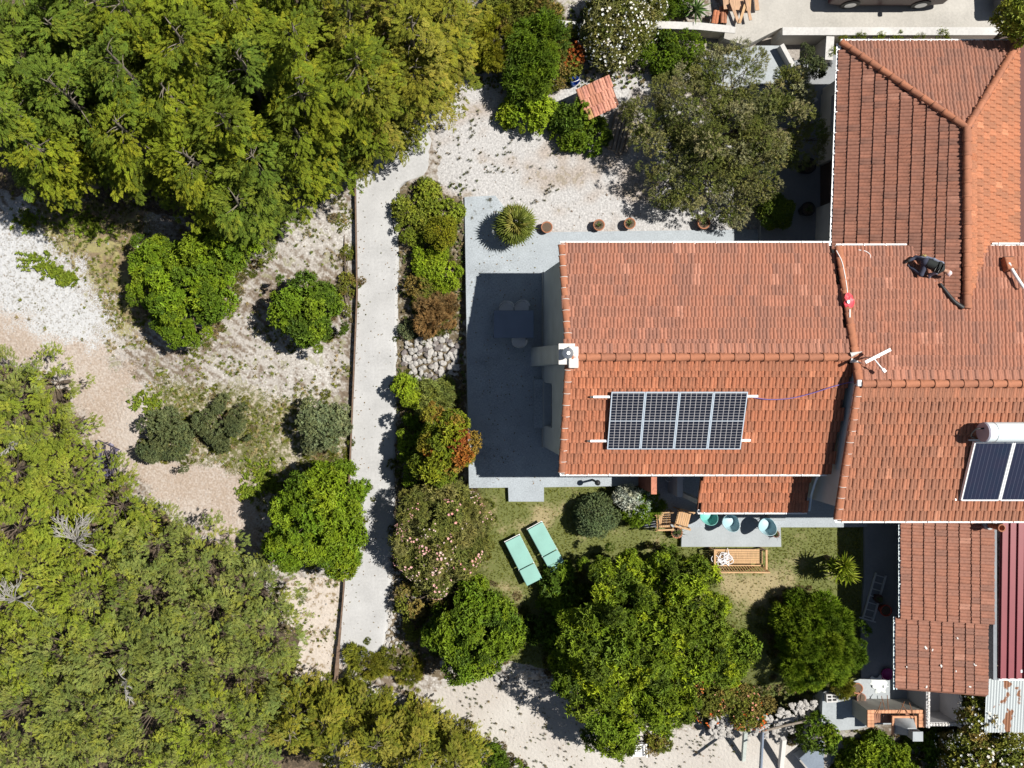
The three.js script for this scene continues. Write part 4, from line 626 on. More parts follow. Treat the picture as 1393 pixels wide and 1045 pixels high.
{ // teak bench seen from above
  const t = thing('garden_bench', 'slatted teak garden bench on the lawn by the patio', 'bench', W(1005, 761, 0.2).setY(-0.28), 0.0);
  for (let i = 0; i < 8; i++) mesh('seat_slat', box(1.76, 0.022, 0.05, [0, 0.44, -0.3 + i * 0.062]), M.teak, t);
  for (let i = 0; i < 18; i++) mesh('back_slat', beam(V3(-0.84 + i * 0.099, 0.46, 0.24), V3(-0.84 + i * 0.099, 0.86, 0.36), 0.04, 0.016), M.teak, t);
  mesh('back_rail', merge([beam(V3(-0.95, 0.9, 0.37), V3(0.95, 0.9, 0.37), 0.05, 0.06), beam(V3(-0.9, 0.48, 0.22), V3(0.9, 0.48, 0.22), 0.04, 0.05)]), M.teak, t); mesh('front_rail', box(1.84, 0.06, 0.03, [0, 0.42, -0.34]), M.teak, t);
  for (const s of [-1, 1]) { mesh('armrest', beam(V3(s * 0.93, 0.66, -0.38), V3(s * 0.93, 0.66, 0.33), 0.07, 0.03), M.teak, t); mesh('leg', beam(V3(s * 0.93, 0, -0.34), V3(s * 0.93, 0.65, -0.34), 0.05, 0.05), M.teak, t); mesh('leg', beam(V3(s * 0.93, 0, 0.26), V3(s * 0.93, 0.9, 0.38), 0.05, 0.05), M.teak, t); }
  const hp = []; const o = W(986, 761, 0.26); let a = 0; for (let i = 0; i < 74; i++) { a += 0.62; const k = 0.05 + 0.13 * (0.5 + 0.5 * Math.sin(i * 0.9 + rr(-1, 1))), ox = 0.14 * Math.sin(i * 0.83) + rr(-0.04, 0.04), oz = 0.11 * Math.cos(i * 0.57) + rr(-0.04, 0.04); hp.push(V3(o.x + ox + k * Math.cos(a), 0.24 + i * 0.0016 + 0.02 * Math.sin(i), o.z + oz + k * Math.sin(a))); }
  for (let i = 0; i < 12; i++) { const b = i * 0.6; hp.push(V3(o.x - 0.38 + 0.13 * Math.cos(b), 0.33, o.z - 0.03 + 0.13 * Math.sin(b))); } hp.push(V3(o.x + 0.1, 0.32, o.z - 0.2), V3(o.x + 0.12, 0.2, o.z - 0.4));
  single('white_rope', 'tangled white rope coil heaped on the teak bench', 'rope', tube(hp, 0.013, 0.013, 5, 420), std(C(0.72, 0.71, 0.74), 0.8));
}
{ const p = W(926, 650, 0.5), t = thing('water_canister', 'blue and white canister in the shade of the porch', 'canister', p.clone().setY(-0.06)); mesh('body', new THREE.LatheGeometry([[0, 0], [0.14, 0], [0.15, 0.05], [0.15, 0.5], [0.1, 0.6], [0, 0.6]].map((q) => new THREE.Vector2(...q)), 18), std(C(0.12, 0.2, 0.45), 0.3), t); mesh('lid', cyl(0.07, 0.08, 0.08, 14, [0, 0.63, 0]), M.white, t); mesh('handle', tube([[-0.16, 0.5, 0], [-0.4, 0.62, -0.08], [-0.5, 0.4, -0.12]], 0.02, 0.02, 6), M.steel, t); }
{ const p = W(907, 651, 0.4), t = thing('wall_faucet', 'small metal tap on a stand in the dark porch', 'faucet', p.clone().setY(-0.06)); mesh('post', bar([0, 0, 0], [0, 0.6, 0], 0.025), M.steel, t); mesh('ring', xf(new THREE.TorusGeometry(0.09, 0.02, 6, 16), [0, 0.62, 0], [1.2, 0, 0]), M.steel, t); }
{ // standing lamp post whose shadow lies on the terrace
  const p = W(806, 651, 0).setY(0); p.z += 0.05; const t = thing('garden_lamp', 'dark bollard lamp standing by the house eave on the terrace', 'lamp', p); mesh('post', cyl(0.035, 0.045, 0.75, 10, [0, 0.375, 0]), M.black, t); mesh('head', new THREE.LatheGeometry([[0, 0.74], [0.1, 0.76], [0.1, 0.82], [0.03, 0.88], [0, 0.88]].map((q) => new THREE.Vector2(...q)), 14), M.black, t);
}
// ladder, buckets and pots
{
  const t = thing('ladder', 'aluminium ladder lying on the dark courtyard paving', 'ladder', W(1190, 812, -0.1).setY(-0.18), -0.285);
  for (const x of [-0.19, 0.19]) mesh('stile', box(0.045, 0.07, 1.72, [x, 0.06, 0]), M.alu, t); for (let i = 0; i < 7; i++) mesh('rung', box(0.34, 0.03, 0.035, [0, 0.07, -0.78 + i * 0.26]), M.alu, t); mesh('foot_bar', box(0.62, 0.05, 0.05, [0, 0.06, 0.885]), M.alu, t);
}
function pot(label, px, py, h, r, hh, mat, plant, group) {
  const t = thing('plant_pot', label, 'pot', W(px, py, h + hh).setY(h), rr(0, 6), group);
  mesh('pot', new THREE.LatheGeometry([[0, 0], [r * 0.72, 0], [r * 0.95, hh * 0.82], [r * 1.06, hh * 0.82], [r * 1.06, hh], [r * 0.9, hh], [r * 0.86, hh * 0.86], [0, hh * 0.86]].map((q) => new THREE.Vector2(...q)), 22), mat, t);
  mesh('soil', cyl(r * 0.85, r * 0.85, 0.02, 18, [0, hh * 0.87, 0]), M.soil, t);
  if (plant) { const gs = []; for (let i = 0; i < 26; i++) { const a = rr(0, 6.28), e = rr(0.3, 1.3), L = r * plant * rr(0.6, 1.1), g = new THREE.ConeGeometry(r * 0.09, L, 3); g.translate(0, L / 2, 0); gs.push(xf(g, [0, hh * 0.86, 0], [Math.cos(a) * (1.5 - e), 0, Math.sin(a) * (1.5 - e)])); } mesh('plant', merge(gs), std(C(0.09, 0.13, 0.03), 0.8), t); }
  return t;
}
pot('round terracotta pot of gravel beside the fan palm', 744, 309, -0.05, 0.2, 0.3, M.clay, 0); pot('terracotta pot with small green plant nearest the round pot', 815, 306, -0.05, 0.2, 0.28, M.clay, 1.2); pot('terracotta pot with green plant in the olive tree shade', 857, 304, -0.05, 0.2, 0.28, M.clay, 1.3);
pot('terracotta pot with shrub at the terrace edge under olive branches', 958, 303, -0.05, 0.22, 0.3, M.clay, 1.2);
pot('large empty terracotta pot on the barbecue patio', 1167, 937, -0.15, 0.19, 0.32, M.clay, 0); pot('smaller dusty terracotta pot beside the large empty pot', 1172, 950, -0.15, 0.17, 0.2, std(C(0.38, 0.2, 0.15), 0.9, { map: tStone }), 0); pot('clay pot half hidden behind the large empty pot', 1159, 941, -0.15, 0.14, 0.22, std(C(0.5, 0.28, 0.18), 0.9, { map: tStone }), 0);
pot('black planter pot by the cream wall near the door', 1100, 284, 0.25, 0.24, 0.42, M.black, 1.1); pot('black planter pot below the door of the cream wall', 1100, 225, 0.25, 0.27, 0.45, M.black, 0.9);
pot('reddish pot with yellow green plant on the patio corner', 1056, 727, -0.1, 0.12, 0.2, std(C(0.3, 0.13, 0.1), 0.8), 2.4); pot('red plastic bucket beside the ladder', 1206, 831, -0.2, 0.2, 0.32, std(C(0.36, 0.05, 0.03), 0.5), 0); pot('clay bowl with bushy plant at the porch patio corner', 921, 725, -0.2, 0.2, 0.2, M.clay, 2.4);
pot('dark red pot in the courtyard shade behind the bucket', 1196, 815, -0.2, 0.15, 0.26, std(C(0.08, 0.03, 0.03), 0.7), 1.6);
{ const p = W(1228, 920, -0.1), t = thing('plastic_basin', 'magenta plastic basin at the shed corner', 'basin', W(1207, 917, -0.1).setY(-0.2)); mesh('basin', new THREE.LatheGeometry([[0, 0.02], [0.16, 0.02], [0.2, 0.14], [0.22, 0.14], [0.17, 0], [0, 0]].map((q) => new THREE.Vector2(...q)), 20), std(C(0.3, 0.02, 0.16), 0.5), t); mesh('rim', xf(new THREE.TorusGeometry(0.21, 0.014, 6, 22), [0, 0.14, 0], [Math.PI / 2, 0, 0]), std(C(0.34, 0.03, 0.18), 0.5), t); }
{ const g = new THREE.SphereGeometry(0.3, 32, 8, 0, Math.PI * 2, 0, 1.57), p = g.attributes.position; for (let i = 0; i < p.count; i++) { const k = 1 + 0.75 * noise(p.getX(i) * 7, p.getZ(i) * 7); p.setXYZ(i, p.getX(i) * k, p.getY(i) * 0.16, p.getZ(i) * k); } g.computeVertexNormals(); const t = thing('plaster_heap', 'flattened white plaster sack on the barbecue patio', 'sack', W(1195, 932, -0.12).setY(-0.15)); mesh('sack', g, std(C(0.68, 0.72, 0.72), 0.9, { map: tConcrete }), t); mesh('tied_end', xf(new THREE.ConeGeometry(0.07, 0.2, 6), [0.28, 0.04, 0.05], [0, 0, -1.4]), std(C(0.66, 0.7, 0.7), 0.9), t); }
{ // hollow concrete block
  const s = new THREE.Shape([[-0.2, -0.15], [0.2, -0.15], [0.2, 0.15], [-0.2, 0.15]].map((q) => new THREE.Vector2(...q))); for (const [x, y] of [[-0.09, -0.06], [0.09, -0.06], [-0.09, 0.06], [0.09, 0.06]]) s.holes.push(new THREE.Path([[x - 0.07, y - 0.04], [x + 0.07, y - 0.04], [x + 0.07, y + 0.04], [x - 0.07, y + 0.04]].map((q) => new THREE.Vector2(...q))));
  const g = new THREE.ExtrudeGeometry(s, { depth: 0.2, bevelEnabled: false }); g.rotateX(-Math.PI / 2); const t = thing('concrete_block', 'white hollow concrete block with four holes on patio edge', 'block', W(1131, 949.5, 0).setY(-0.149), 0.05); mesh('block', muv(g), M.wallTop, t); mesh('base', box(0.36, 0.01, 0.26, [0, 0.006, 0]), M.black, t);
}
// brick barbecue
{
  const t = thing('brick_barbecue', 'brick barbecue with stacked grill grates and a tapered grey chimney', 'barbecue'), hb = 0.8, bm = [0.0, 0.1, -0.08, 0.05].map((d) => std(C(0.6 + d, 0.3 + d * 0.5, 0.17 + d * 0.3), 0.9, { map: tStone }));
  const a = W(1179, 966, hb), b = W(1258, 988, hb), x0 = a.x, x1 = b.x, z0 = a.z - 0.02, z1 = b.z, y0 = -0.15, side = std(C(0.42, 0.4, 0.36), 0.9, { map: tPlaster });
  mesh('body', merge([box(0.24, hb - y0, z1 - z0, [x0 + 0.12, (hb + y0) / 2, (z0 + z1) / 2]), box(0.24, hb - y0, z1 - z0, [x1 - 0.12, (hb + y0) / 2, (z0 + z1) / 2]), box(x1 - x0 - 0.48, hb - y0, 0.12, [(x0 + x1) / 2, (hb + y0) / 2, z0 + 0.06])]), side, t);
  mesh('hearth', box(x1 - x0 - 0.48, hb - y0 - 0.25, z1 - z0 - 0.13, [(x0 + x1) / 2, (hb + y0) / 2 - 0.125, (z0 + z1) / 2 + 0.065]), std(C(0.3, 0.14, 0.09), 0.9, { map: tStone }), t);
  const bg = new RoundedBoxGeometry(0.118, 0.06, 0.118, 1, 0.008), lay = (x, z) => mesh('brick', bg, pick(bm), t, [x, hb + 0.03, z], [0, rr(-0.03, 0.03), 0]);
  for (let x = x0 + 0.06; x < x1; x += 0.123) lay(x, z0 + 0.06); for (let z = z0 + 0.185; z < z1; z += 0.123) { lay(x0 + 0.06, z); lay(x0 + 0.183, z); lay(x1 - 0.06, z); lay(x1 - 0.183, z); }
  const hood = V3(lerp(x0, x1, 0.62), 0, z1 - 0.1), cg = new THREE.CylinderGeometry(0.26, 0.56, 0.5, 4, 1); cg.rotateY(Math.PI / 4); cg.scale(0.85, 1, 0.72); mesh('hood', muv(xf(cg, [hood.x, hb + 0.3, hood.z + 0.06])), std(C(0.34, 0.36, 0.38), 0.85, { map: tConcrete }), t);
  mesh('hood_base', merge([box(0.86, 0.07, 0.07, [hood.x, hb + 0.085, hood.z - 0.27]), box(0.07, 0.07, 0.6, [hood.x - 0.4, hb + 0.087, hood.z + 0.06]), box(0.07, 0.07, 0.6, [hood.x + 0.4, hb + 0.087, hood.z + 0.06])]), bm[0], t);
  mesh('chimney', box(0.32, 0.3, 0.28, [hood.x + 0.02, hb + 0.65, hood.z + 0.1]), std(C(0.3, 0.32, 0.34), 0.85, { map: tConcrete }), t); mesh('chimney_cap', rbox(0.36, 0.05, 0.34, 0.01, [hood.x + 0.02, hb + 0.82, hood.z + 0.1]), M.patio, t);
  mesh('grill', merge([...Array(14)].map((_, i) => bar([x0 + 0.3 + i * 0.08, hb - 0.02, z0 + 0.15], [x0 + 0.3 + i * 0.08, hb - 0.02, z1 - 0.2], 0.006, 4))), M.black, t);
  for (const [px, py, ang, L] of [[1201, 957, 0.1, 0.5], [1207, 956, -0.1, 0.5], [1233, 968, 0.5, 0.6], [1240, 967, 0.2, 0.55], [1195, 964, -0.5, 0.5], [1226, 963, -0.6, 0.5]]) { const p = W(px, py, hb + 0.08), s = single('fire_iron', 'long thin fire iron leaning over the brick barbecue edge', 'tool', bar([0, 0.0, -L / 2], [0.03, 0.1, L / 2], 0.012), M.rust, p, [0, ang, 0], 'fire irons on the barbecue'); s.position.y = hb + 0.04; }
}
// open concrete bin beside the barbecue
{
  const t = thing('concrete_bin', 'open concrete bin with pale rim between barbecue and white flowering bush', 'bin'), h = 0.95, a = W(1260, 945, h), b = W(1310, 990, h), y0 = -0.9, m = std(C(0.45, 0.44, 0.45), 0.9, { map: tPlaster }), H = h - y0, y = (h + y0) / 2;
  mesh('wall', box(0.14, H, b.z - a.z + 0.5, [a.x + 0.07, y, (a.z + b.z) / 2 - 0.25]), m, t); mesh('wall', box(0.14, H, b.z - a.z + 0.5, [b.x - 0.07, y, (a.z + b.z) / 2 - 0.25]), m, t); mesh('wall', box(b.x - a.x - 0.28, H - 0.12, 0.14, [(a.x + b.x) / 2, y - 0.06, b.z - 0.07]), m, t); mesh('floor', box(b.x - a.x - 0.28, 0.1, b.z - a.z + 0.3, [(a.x + b.x) / 2, -0.15, (a.z + b.z) / 2 - 0.22]), m, t);
  const rim = []; for (let z = a.z - 0.3; z < b.z; z += 0.12) for (const x of [a.x + 0.07, b.x - 0.07]) rim.push(xf(new THREE.DodecahedronGeometry(rr(0.05, 0.08), 0), [x + rr(-0.02, 0.02), h, z], [rr(0, 3), rr(0, 3), 0])); for (let x = a.x + 0.1; x < b.x; x += 0.11) rim.push(xf(new THREE.DodecahedronGeometry(rr(0.05, 0.075), 0), [x, h - 0.1, b.z - 0.07], [rr(0, 3), 0, 0])); mesh('rough_rim', merge(rim), M.mortar, t);
}
// little tiled well-house, logs, blue tubs, hose, timber offcuts
{
  const c = W(814, 130, 0.9), t = thing('tiled_hut', 'knee-high hut with a small pink tile roof among bushes', 'hut', c.clone().setY(-0.08), 0.42), A = V3(-0.62, 0.75, 0.55), B = V3(0.62, 0.75, 0.55), R = V3(-0.62, 1.0, -0.5), p = plane(A, B, R);
  const roof = mesh('roof', deck([A, B, V3(0.62, 1.0, -0.5), R]), deckMat, t); layTiles(roof, tiles(p, [[0.55, 0.24, 0.17], [0.5, 0.22, 0.16], [0.6, 0.28, 0.2], [0.46, 0.2, 0.13], [0.42, 0.25, 0.1], [0.55, 0.25, 0.18]], undefined, { z: 61 }), 300);
  for (const [x, z, w, d] of [[-0.5, 0, 0.1, 0.9], [0.5, 0, 0.1, 0.9], [0, -0.4, 0.9, 0.1]]) mesh('wall', box(w, 0.8, d, [x, 0.38, z]), M.wallCream, t);
  const lp = thing('log_pile', 'weathered grey log pile lying beside the tiled hut', 'log pile', W(845, 180, 0.1).setY(-0.07), -0.22); for (let i = 0; i < 9; i++) { const r = rr(0.05, 0.09); mesh('log', muv(bar([-0.28 + (i % 5) * 0.14, r + (i > 4 ? 0.15 : 0), -0.72 + rr(-0.1, 0.1)], [-0.28 + (i % 5) * 0.14 + rr(-0.05, 0.05), r + (i > 4 ? 0.15 : 0), 0.72 + rr(-0.1, 0.1)], r, 8)), M.greyWood, lp); }
  const tub = (label, px, py, h, r) => { const k = thing('blue_tub', label, 'tub', W(px, py, h + 0.25).setY(h), 0.4); mesh('tub', new THREE.LatheGeometry([[0, 0.03], [r * 0.8, 0.03], [r, 0.3], [r * 1.1, 0.3], [r * 0.85, 0], [0, 0]].map((q) => new THREE.Vector2(...q)), 16), std(C(0.03, 0.16, 0.62), 0.5), k); mesh('handle', xf(new THREE.TorusGeometry(r, 0.012, 5, 16, Math.PI), [0, 0.3, 0], [0.5, 0, 0]), M.white, k); };
  tub('bright blue bucket beside the little tiled hut', 782, 110, -0.05, 0.15); tub('small blue bucket at the end of the rust brown fence', 489, 216, -0.14, 0.12);
  const hp = []; const o = W(782, 84, 0); for (let i = 0; i < 40; i++) hp.push(V3(o.x + 0.14 * Math.cos(i * 0.5) + 0.03 * Math.sin(i), -0.03 + i * 0.002, o.z + 0.16 * Math.sin(i * 0.5))); for (const [x, y] of [[786, 96], [780, 102], [786, 108], [783, 113]]) hp.push(W(x, y, 0)); single('garden_hose', 'white coiled garden hose on soil near the blue bucket', 'hose', tube(hp, 0.015, 0.015, 5, 160), M.white);
  const hh = [[536, 278], [534, 290], [535, 305], [538, 318]].map(([x, y]) => W(x, y, pathH(y) + 0.06)); single('black_hose', 'thin black hose curving along the path edge', 'hose', tube(hh, 0.02, 0.02, 6, 24), M.black);
  const tm = thing('timber_pile', 'pile of pale timber offcuts and boards on the street', 'timber', W(1000, 8, 0.7).setY(0.62)); const bd = [[-0.3, -0.5, 0.3, 1.2, 0.1], [0.05, -0.4, 0.5, 1.1, 0], [0.48, -0.3, 0.16, 1.0, -0.05], [0.7, -0.35, 0.14, 1.1, 0.12], [-0.05, 0.3, 0.1, 0.8, 0.35], [0.2, 0.35, 0.09, 0.7, -0.3], [0.4, 0.2, 0.1, 0.8, 0.2]]; bd.forEach(([x, z, w, L, r], i) => mesh('board', box(w, 0.03, L, [x, 0.05 + i * 0.035, z], [0, r, 0]), i % 3 === 2 ? M.teak : M.plank, tm));
  const st = thing('broken_tiles', 'small stack of broken roof tiles by the timber offcuts', 'tiles', W(975, 20, 0.45).setY(0.35)); for (let i = 0; i < 6; i++) mesh('roof_tile', tileG, tileMat(TONE.fresh[i]), st, [rr(-0.2, 0.2), 0.06 + i * 0.04, rr(-0.3, 0)], [rr(-0.2, 0.2), rr(-0.7, 0.7), rr(-0.2, 0.2)]);
  const wc = thing('wheelbarrow_chair', 'white and blue folding garden chair under the olive tree', 'chair', W(1037, 246, 0.5).setY(0.25), 0.1); mesh('seat', box(0.46, 0.02, 0.42, [0, 0.42, 0.1]), M.paleBlue, wc); for (let i = 0; i < 5; i++) mesh('back_slat', beam(V3(-0.2, 0.46 + i * 0.1, -0.16 - i * 0.09), V3(0.2, 0.46 + i * 0.1, -0.16 - i * 0.09), 0.08, 0.015), i % 2 ? M.paleBlue : M.white, wc); mesh('frame', merge([-0.24, 0.24].flatMap((x) => [bar([x, 0, 0.3], [x, 0.98, -0.6], 0.016), bar([x, 0.43, 0.32], [x, 0, -0.4], 0.016)])), M.white, wc); wc.name = 'garden_chair';
  const sb = thing('white_post', 'short white marker stone at the shaded lot edge', 'marker', W(188, 322, -1.0).setY(-1.4)); mesh('stone', rbox(0.26, 0.7, 0.9, 0.04, [0, 0.35, 0]), std(C(0.36, 0.35, 0.34), 0.9, { map: tStone }), sb); mesh('cap', rbox(0.3, 0.05, 0.94, 0.02, [0, 0.72, 0]), M.stone, sb);
  const db = thing('scrap_heap', 'heap of dark scrap metal and twisted wire beside the dirt track', 'scrap', W(148, 626, -1.3).setY(-1.42)); const gs = []; for (let i = 0; i < 34; i++) gs.push(bar([rr(-0.5, 0.5), rr(0.02, 0.25), rr(-0.8, 0.8)], [rr(-0.5, 0.5), rr(0.02, 0.3), rr(-0.8, 0.8)], rr(0.012, 0.03), 5)); mesh('rods', merge(gs), std(C(0.06, 0.05, 0.07), 0.7), db); const g2 = []; for (let i = 0; i < 9; i++) g2.push(xf(new THREE.DodecahedronGeometry(rr(0.06, 0.14), 0), [rr(-0.4, 0.4), 0.1, rr(-0.7, 0.7)], [rr(0, 3), rr(0, 3), 0], [1, 0.5, 1.4])); mesh('lumps', merge(g2), std(C(0.1, 0.09, 0.16), 0.5), db);
}
// white slatted chairs under the lemon tree edge by the drive, posts and railing at the retaining wall
{
  const sc = (label, px, py) => { const t = thing('slatted_chair', label, 'chair', W(px, py, -0.85).setY(-1.38), 0.05, 'white slatted chairs on the drive'); for (let i = 0; i < 6; i++) mesh('seat_slat', box(0.5, 0.02, 0.075, [0, 0.42, -0.26 + i * 0.1]), M.white, t); for (const s of [-1, 1]) { mesh('armrest', box(0.05, 0.025, 0.55, [s * 0.28, 0.6, -0.03]), M.white, t); mesh('side_frame', merge([box(0.04, 0.6, 0.04, [s * 0.275, 0.29, 0.22]), box(0.04, 0.85, 0.04, [s * 0.275, 0.42, -0.32])]), M.white, t); } for (let i = 0; i < 3; i++) mesh('back_slat', box(0.5, 0.09, 0.02, [0, 0.52 + i * 0.13, -0.35]), M.white, t); };
  sc('white slatted chair on the drive near the split tree trunk shadow', 837, 1019); sc('white slatted chair on the drive closest to the small tree', 869, 1021);
  const post = (label, a, b, w, m) => { const s = single('leaning_post', label, 'post', beam(a, b, w, w), m); };
  const pw = (x0, y0, x1, y1, h0, h1, w, m, label) => post(label, W(x0, y0, h0), W(x1, y1, h1), w, m);
  pw(1011, 1034, 1014, 996, -1.3, -0.25, 0.13, std(C(0.5, 0.55, 0.52), 0.9, { map: tConcrete }), 'pale concrete post leaning on the dry stone retaining wall');
  pw(1062, 1045, 1066, 1005, -1.3, -0.3, 0.16, M.mortar, 'rough pale concrete post at the far end of the retaining wall');
  single('steel_pole', 'straight blue grey steel pole standing out of the retaining wall', 'pole', bar(W(1037.5, 996, -0.3), W(1034, 1060, 1.2), 0.06, 10), std(C(0.36, 0.43, 0.56), 0.4, { metalness: 0.5 }));
  single('handrail', 'grey handrail running over the stones of the retaining wall', 'rail', tube([W(1037, 995, -0.1), W(1065, 988, -0.05), W(1097, 981, -0.05)], 0.045, 0.045, 8), M.greyWood);
  single('water_pipe', 'dark curved pipe rising beside the lemon tree trunk on the drive', 'pipe', tube([W(813, 988, -0.6), W(814, 1000, -1.0), W(818, 1006, -1.3)], 0.03, 0.03, 8), M.black);
  const box2 = thing('planter_box', 'blue grey concrete planter box under the patio edge bush', 'planter', W(1115, 1032, -0.8).setY(-1.35), 0.7); mesh('box', rbox(1.2, 0.5, 0.9, 0.03, [0, 0.25, 0]), std(C(0.2, 0.24, 0.3), 0.9, { map: tConcrete }), box2); mesh('edge', merge([box(1.26, 0.05, 0.06, [0, 0.52, 0.45]), box(0.06, 0.05, 0.84, [-0.6, 0.522, 0])]), M.stoneB, box2);
}
// ---------- parked cars on the street ----------
function car(label, px, py, turn, color, group) {
  const t = thing('parked_car', label, 'car', W(px, py, 0.62).setY(0.62), turn, group), paint = new THREE.MeshPhysicalMaterial({ color, roughness: 0.5, clearcoat: 0.25, clearcoatRoughness: 0.2 });
  const prof = (pts, w, bev) => { const s = new THREE.Shape(pts.map((q) => new THREE.Vector2(...q))), g = new THREE.ExtrudeGeometry(s, { depth: w - 2 * bev, bevelEnabled: true, bevelSize: bev, bevelThickness: bev, bevelSegments: 3 }); g.translate(0, 0, -(w - 2 * bev) / 2); return g; };
  mesh('body', prof([[-1.95, 0.35], [-1.98, 0.75], [-1.85, 0.92], [-1.1, 0.97], [0.6, 0.95], [1.6, 0.84], [1.95, 0.68], [1.98, 0.35], [1.6, 0.25], [-1.6, 0.25]], 1.7, 0.08), paint, t);
  const cab = mesh('cabin', prof([[-1.72, 0.9], [-1.45, 1.32], [-0.9, 1.42], [0.1, 1.4], [0.9, 0.93]], 1.42, 0.09), M.glassDark, t); mesh('roof_panel', rbox(1.25, 0.04, 1.2, 0.02, [-0.55, 1.5, 0]), paint, cab);
  for (const [x, z] of [[-1.25, 1], [1.25, 1], [-1.25, -1], [1.25, -1]]) { const w = mesh('wheel', xf(new THREE.CylinderGeometry(0.31, 0.31, 0.2, 22), [x, 0.31, z * 0.78], [Math.PI / 2, 0, 0]), M.black, t); mesh('rim', xf(new THREE.CylinderGeometry(0.19, 0.19, 0.02, 18), [x, 0.31, z * 0.885], [Math.PI / 2, 0, 0]), M.metal, w); }
  for (const z of [-0.6, 0.6]) { mesh('headlight', rbox(0.12, 0.13, 0.34, 0.04, [1.96, 0.68, z]), M.white, t); mesh('tail_light', rbox(0.1, 0.18, 0.26, 0.03, [-1.99, 0.78, z * 1.05]), std(C(0.4, 0.01, 0.02), 0.3), t); }
  for (const z of [-0.93, 0.93]) mesh('mirror', rbox(0.14, 0.12, 0.16, 0.04, [0.55, 1.0, z]), paint, t); for (const z of [-0.858, 0.858]) mesh('side_trim', box(2.8, 0.04, 0.02, [-0.1, 0.9, z]), M.steel, t);
}
car('dark maroon car parked along the street wall', 1198, -21, 0, C(0.05, 0.012, 0.015), 'cars parked on the street'); car('dark grey car parked beside the yellow green tree', 1420, -12, 0.05, C(0.06, 0.065, 0.07), 'cars parked on the street');
// ================= PLANTS =================
const leafM = (rough = 0.7) => new THREE.MeshPhysicalMaterial({ color: 0xffffff, roughness: rough, specularIntensity: 0.35, vertexColors: true });
const LEAF = leafM(0.62), NEEDLE = leafM(0.8), PETAL = leafM(0.9);
function leaves(list) {   // list of [base, dir, normal, length, width, fold]
  const pos = [], idx = [];
  for (const [b, d, n, L, w, f = 0.3] of list) { const s = d.clone().cross(n).normalize(), m = b.clone().addScaledVector(d, L * 0.45), i = pos.length / 3; for (const p of [b, m.clone().addScaledVector(s, w / 2).addScaledVector(n, w * f), b.clone().addScaledVector(d, L).addScaledVector(n, -L * 0.14), m.clone().addScaledVector(s, -w / 2).addScaledVector(n, w * f)]) pos.push(p.x, p.y, p.z); idx.push(i, i + 1, i + 2, i, i + 2, i + 3); }
  const g = new THREE.BufferGeometry(); g.setAttribute('position', new THREE.Float32BufferAttribute(pos, 3)); g.setIndex(idx); const q = g.toNonIndexed(); q.computeVertexNormals(); return q;
}
const sprigBroad = (n, L, w, spread = 1.0) => { const l = []; for (let i = 0; i < n; i++) { const a = i * 2.4 + rr(-0.3, 0.3), e = spread * rr(0.6, 1.15), y = L * 1.3 * i / n, d = V3(Math.cos(a) * Math.sin(e), Math.cos(e), Math.sin(a) * Math.sin(e)), nn = V3(-Math.cos(a) * Math.cos(e), Math.sin(e), -Math.sin(a) * Math.cos(e)); l.push([V3(0, y, 0), d, nn, L * rr(0.75, 1.15), w * rr(0.8, 1.1)]); } return leaves(l); };
const sprigFrond = (n, L, w) => { const l = []; const at = (t) => V3(0, L * t, -L * 0.3 * t * t); for (let i = 0; i < n; i++) { const t = 0.08 + 0.86 * i / n, s = i % 2 ? 1 : -1, d = V3(s * rr(0.55, 0.9), rr(0.6, 0.9), rr(-0.35, 0.2)).normalize(), bl = L * 0.42 * (1.1 - t * 0.7); l.push([at(t), d, V3(0, 0.2, 1).normalize(), bl, w * rr(0.7, 1.2), 0.2]); } l.push([at(0.5), V3(0, 0.85, -0.4).normalize(), V3(0, 0.3, 1), L * 0.55, w, 0.2]); return leaves(l); };
const sprigFine = (n, L, w) => { const l = []; for (let i = 0; i < n; i++) { const a = i * 2.4, e = rr(0.15, 0.75), d = V3(Math.cos(a) * Math.sin(e), Math.cos(e), Math.sin(a) * Math.sin(e)), nn = V3(Math.cos(a + 1.57), 0.3, Math.sin(a + 1.57)).normalize(); l.push([V3(0, L * 0.3 * i / n, 0), d, nn, L * rr(0.6, 1.1), w, 0.15]); } return leaves(l); };
seed = 777;
const SG = { citrus: () => sprigBroad(9, 0.125, 0.062), small: () => sprigBroad(10, 0.075, 0.038), big: () => sprigBroad(8, 0.17, 0.07), lance: () => sprigBroad(9, 0.15, 0.034, 0.85), fine: () => sprigFine(12, 0.2, 0.02), olive: () => sprigBroad(9, 0.085, 0.024, 0.8), dense: () => sprigBroad(9, 0.055, 0.032) };
const Y = V3(0, 1, 0), QQ = new THREE.Quaternion(), Q2 = new THREE.Quaternion(), MM = new THREE.Matrix4(), SC = V3();
class Cloud {
  constructor() { this.m = []; this.c = []; }
  add(p, dir, s, col) { QQ.setFromUnitVectors(Y, dir); Q2.setFromAxisAngle(Y, rr(0, 6.283)); QQ.multiply(Q2); MM.compose(p, QQ, SC.set(s, s, s)); this.m.push(...MM.elements); this.c.push(...col); }
  addFlat(p, dir, s, col) { // frond: its flat side up, tip along dir
    const z = Y.clone().addScaledVector(dir, -dir.y).add(V3(rr(-0.5, 0.5), 0, rr(-0.5, 0.5))), x = dir.clone().cross(z).normalize(); z.copy(x).cross(dir); MM.makeBasis(x.multiplyScalar(s), dir.clone().multiplyScalar(s), z.multiplyScalar(s)).setPosition(p); this.m.push(...MM.elements); this.c.push(...col); }
  build(name, geo, mat, parent) { const n = this.m.length / 16; if (!n) return; const im = new THREE.InstancedMesh(geo, mat, n); im.instanceMatrix.array.set(this.m); im.instanceColor = new THREE.InstancedBufferAttribute(new Float32Array(this.c), 3); im.name = name; im.userData.kind = 'stuff'; im.castShadow = im.receiveShadow = true; parent.add(im); return im; }
}
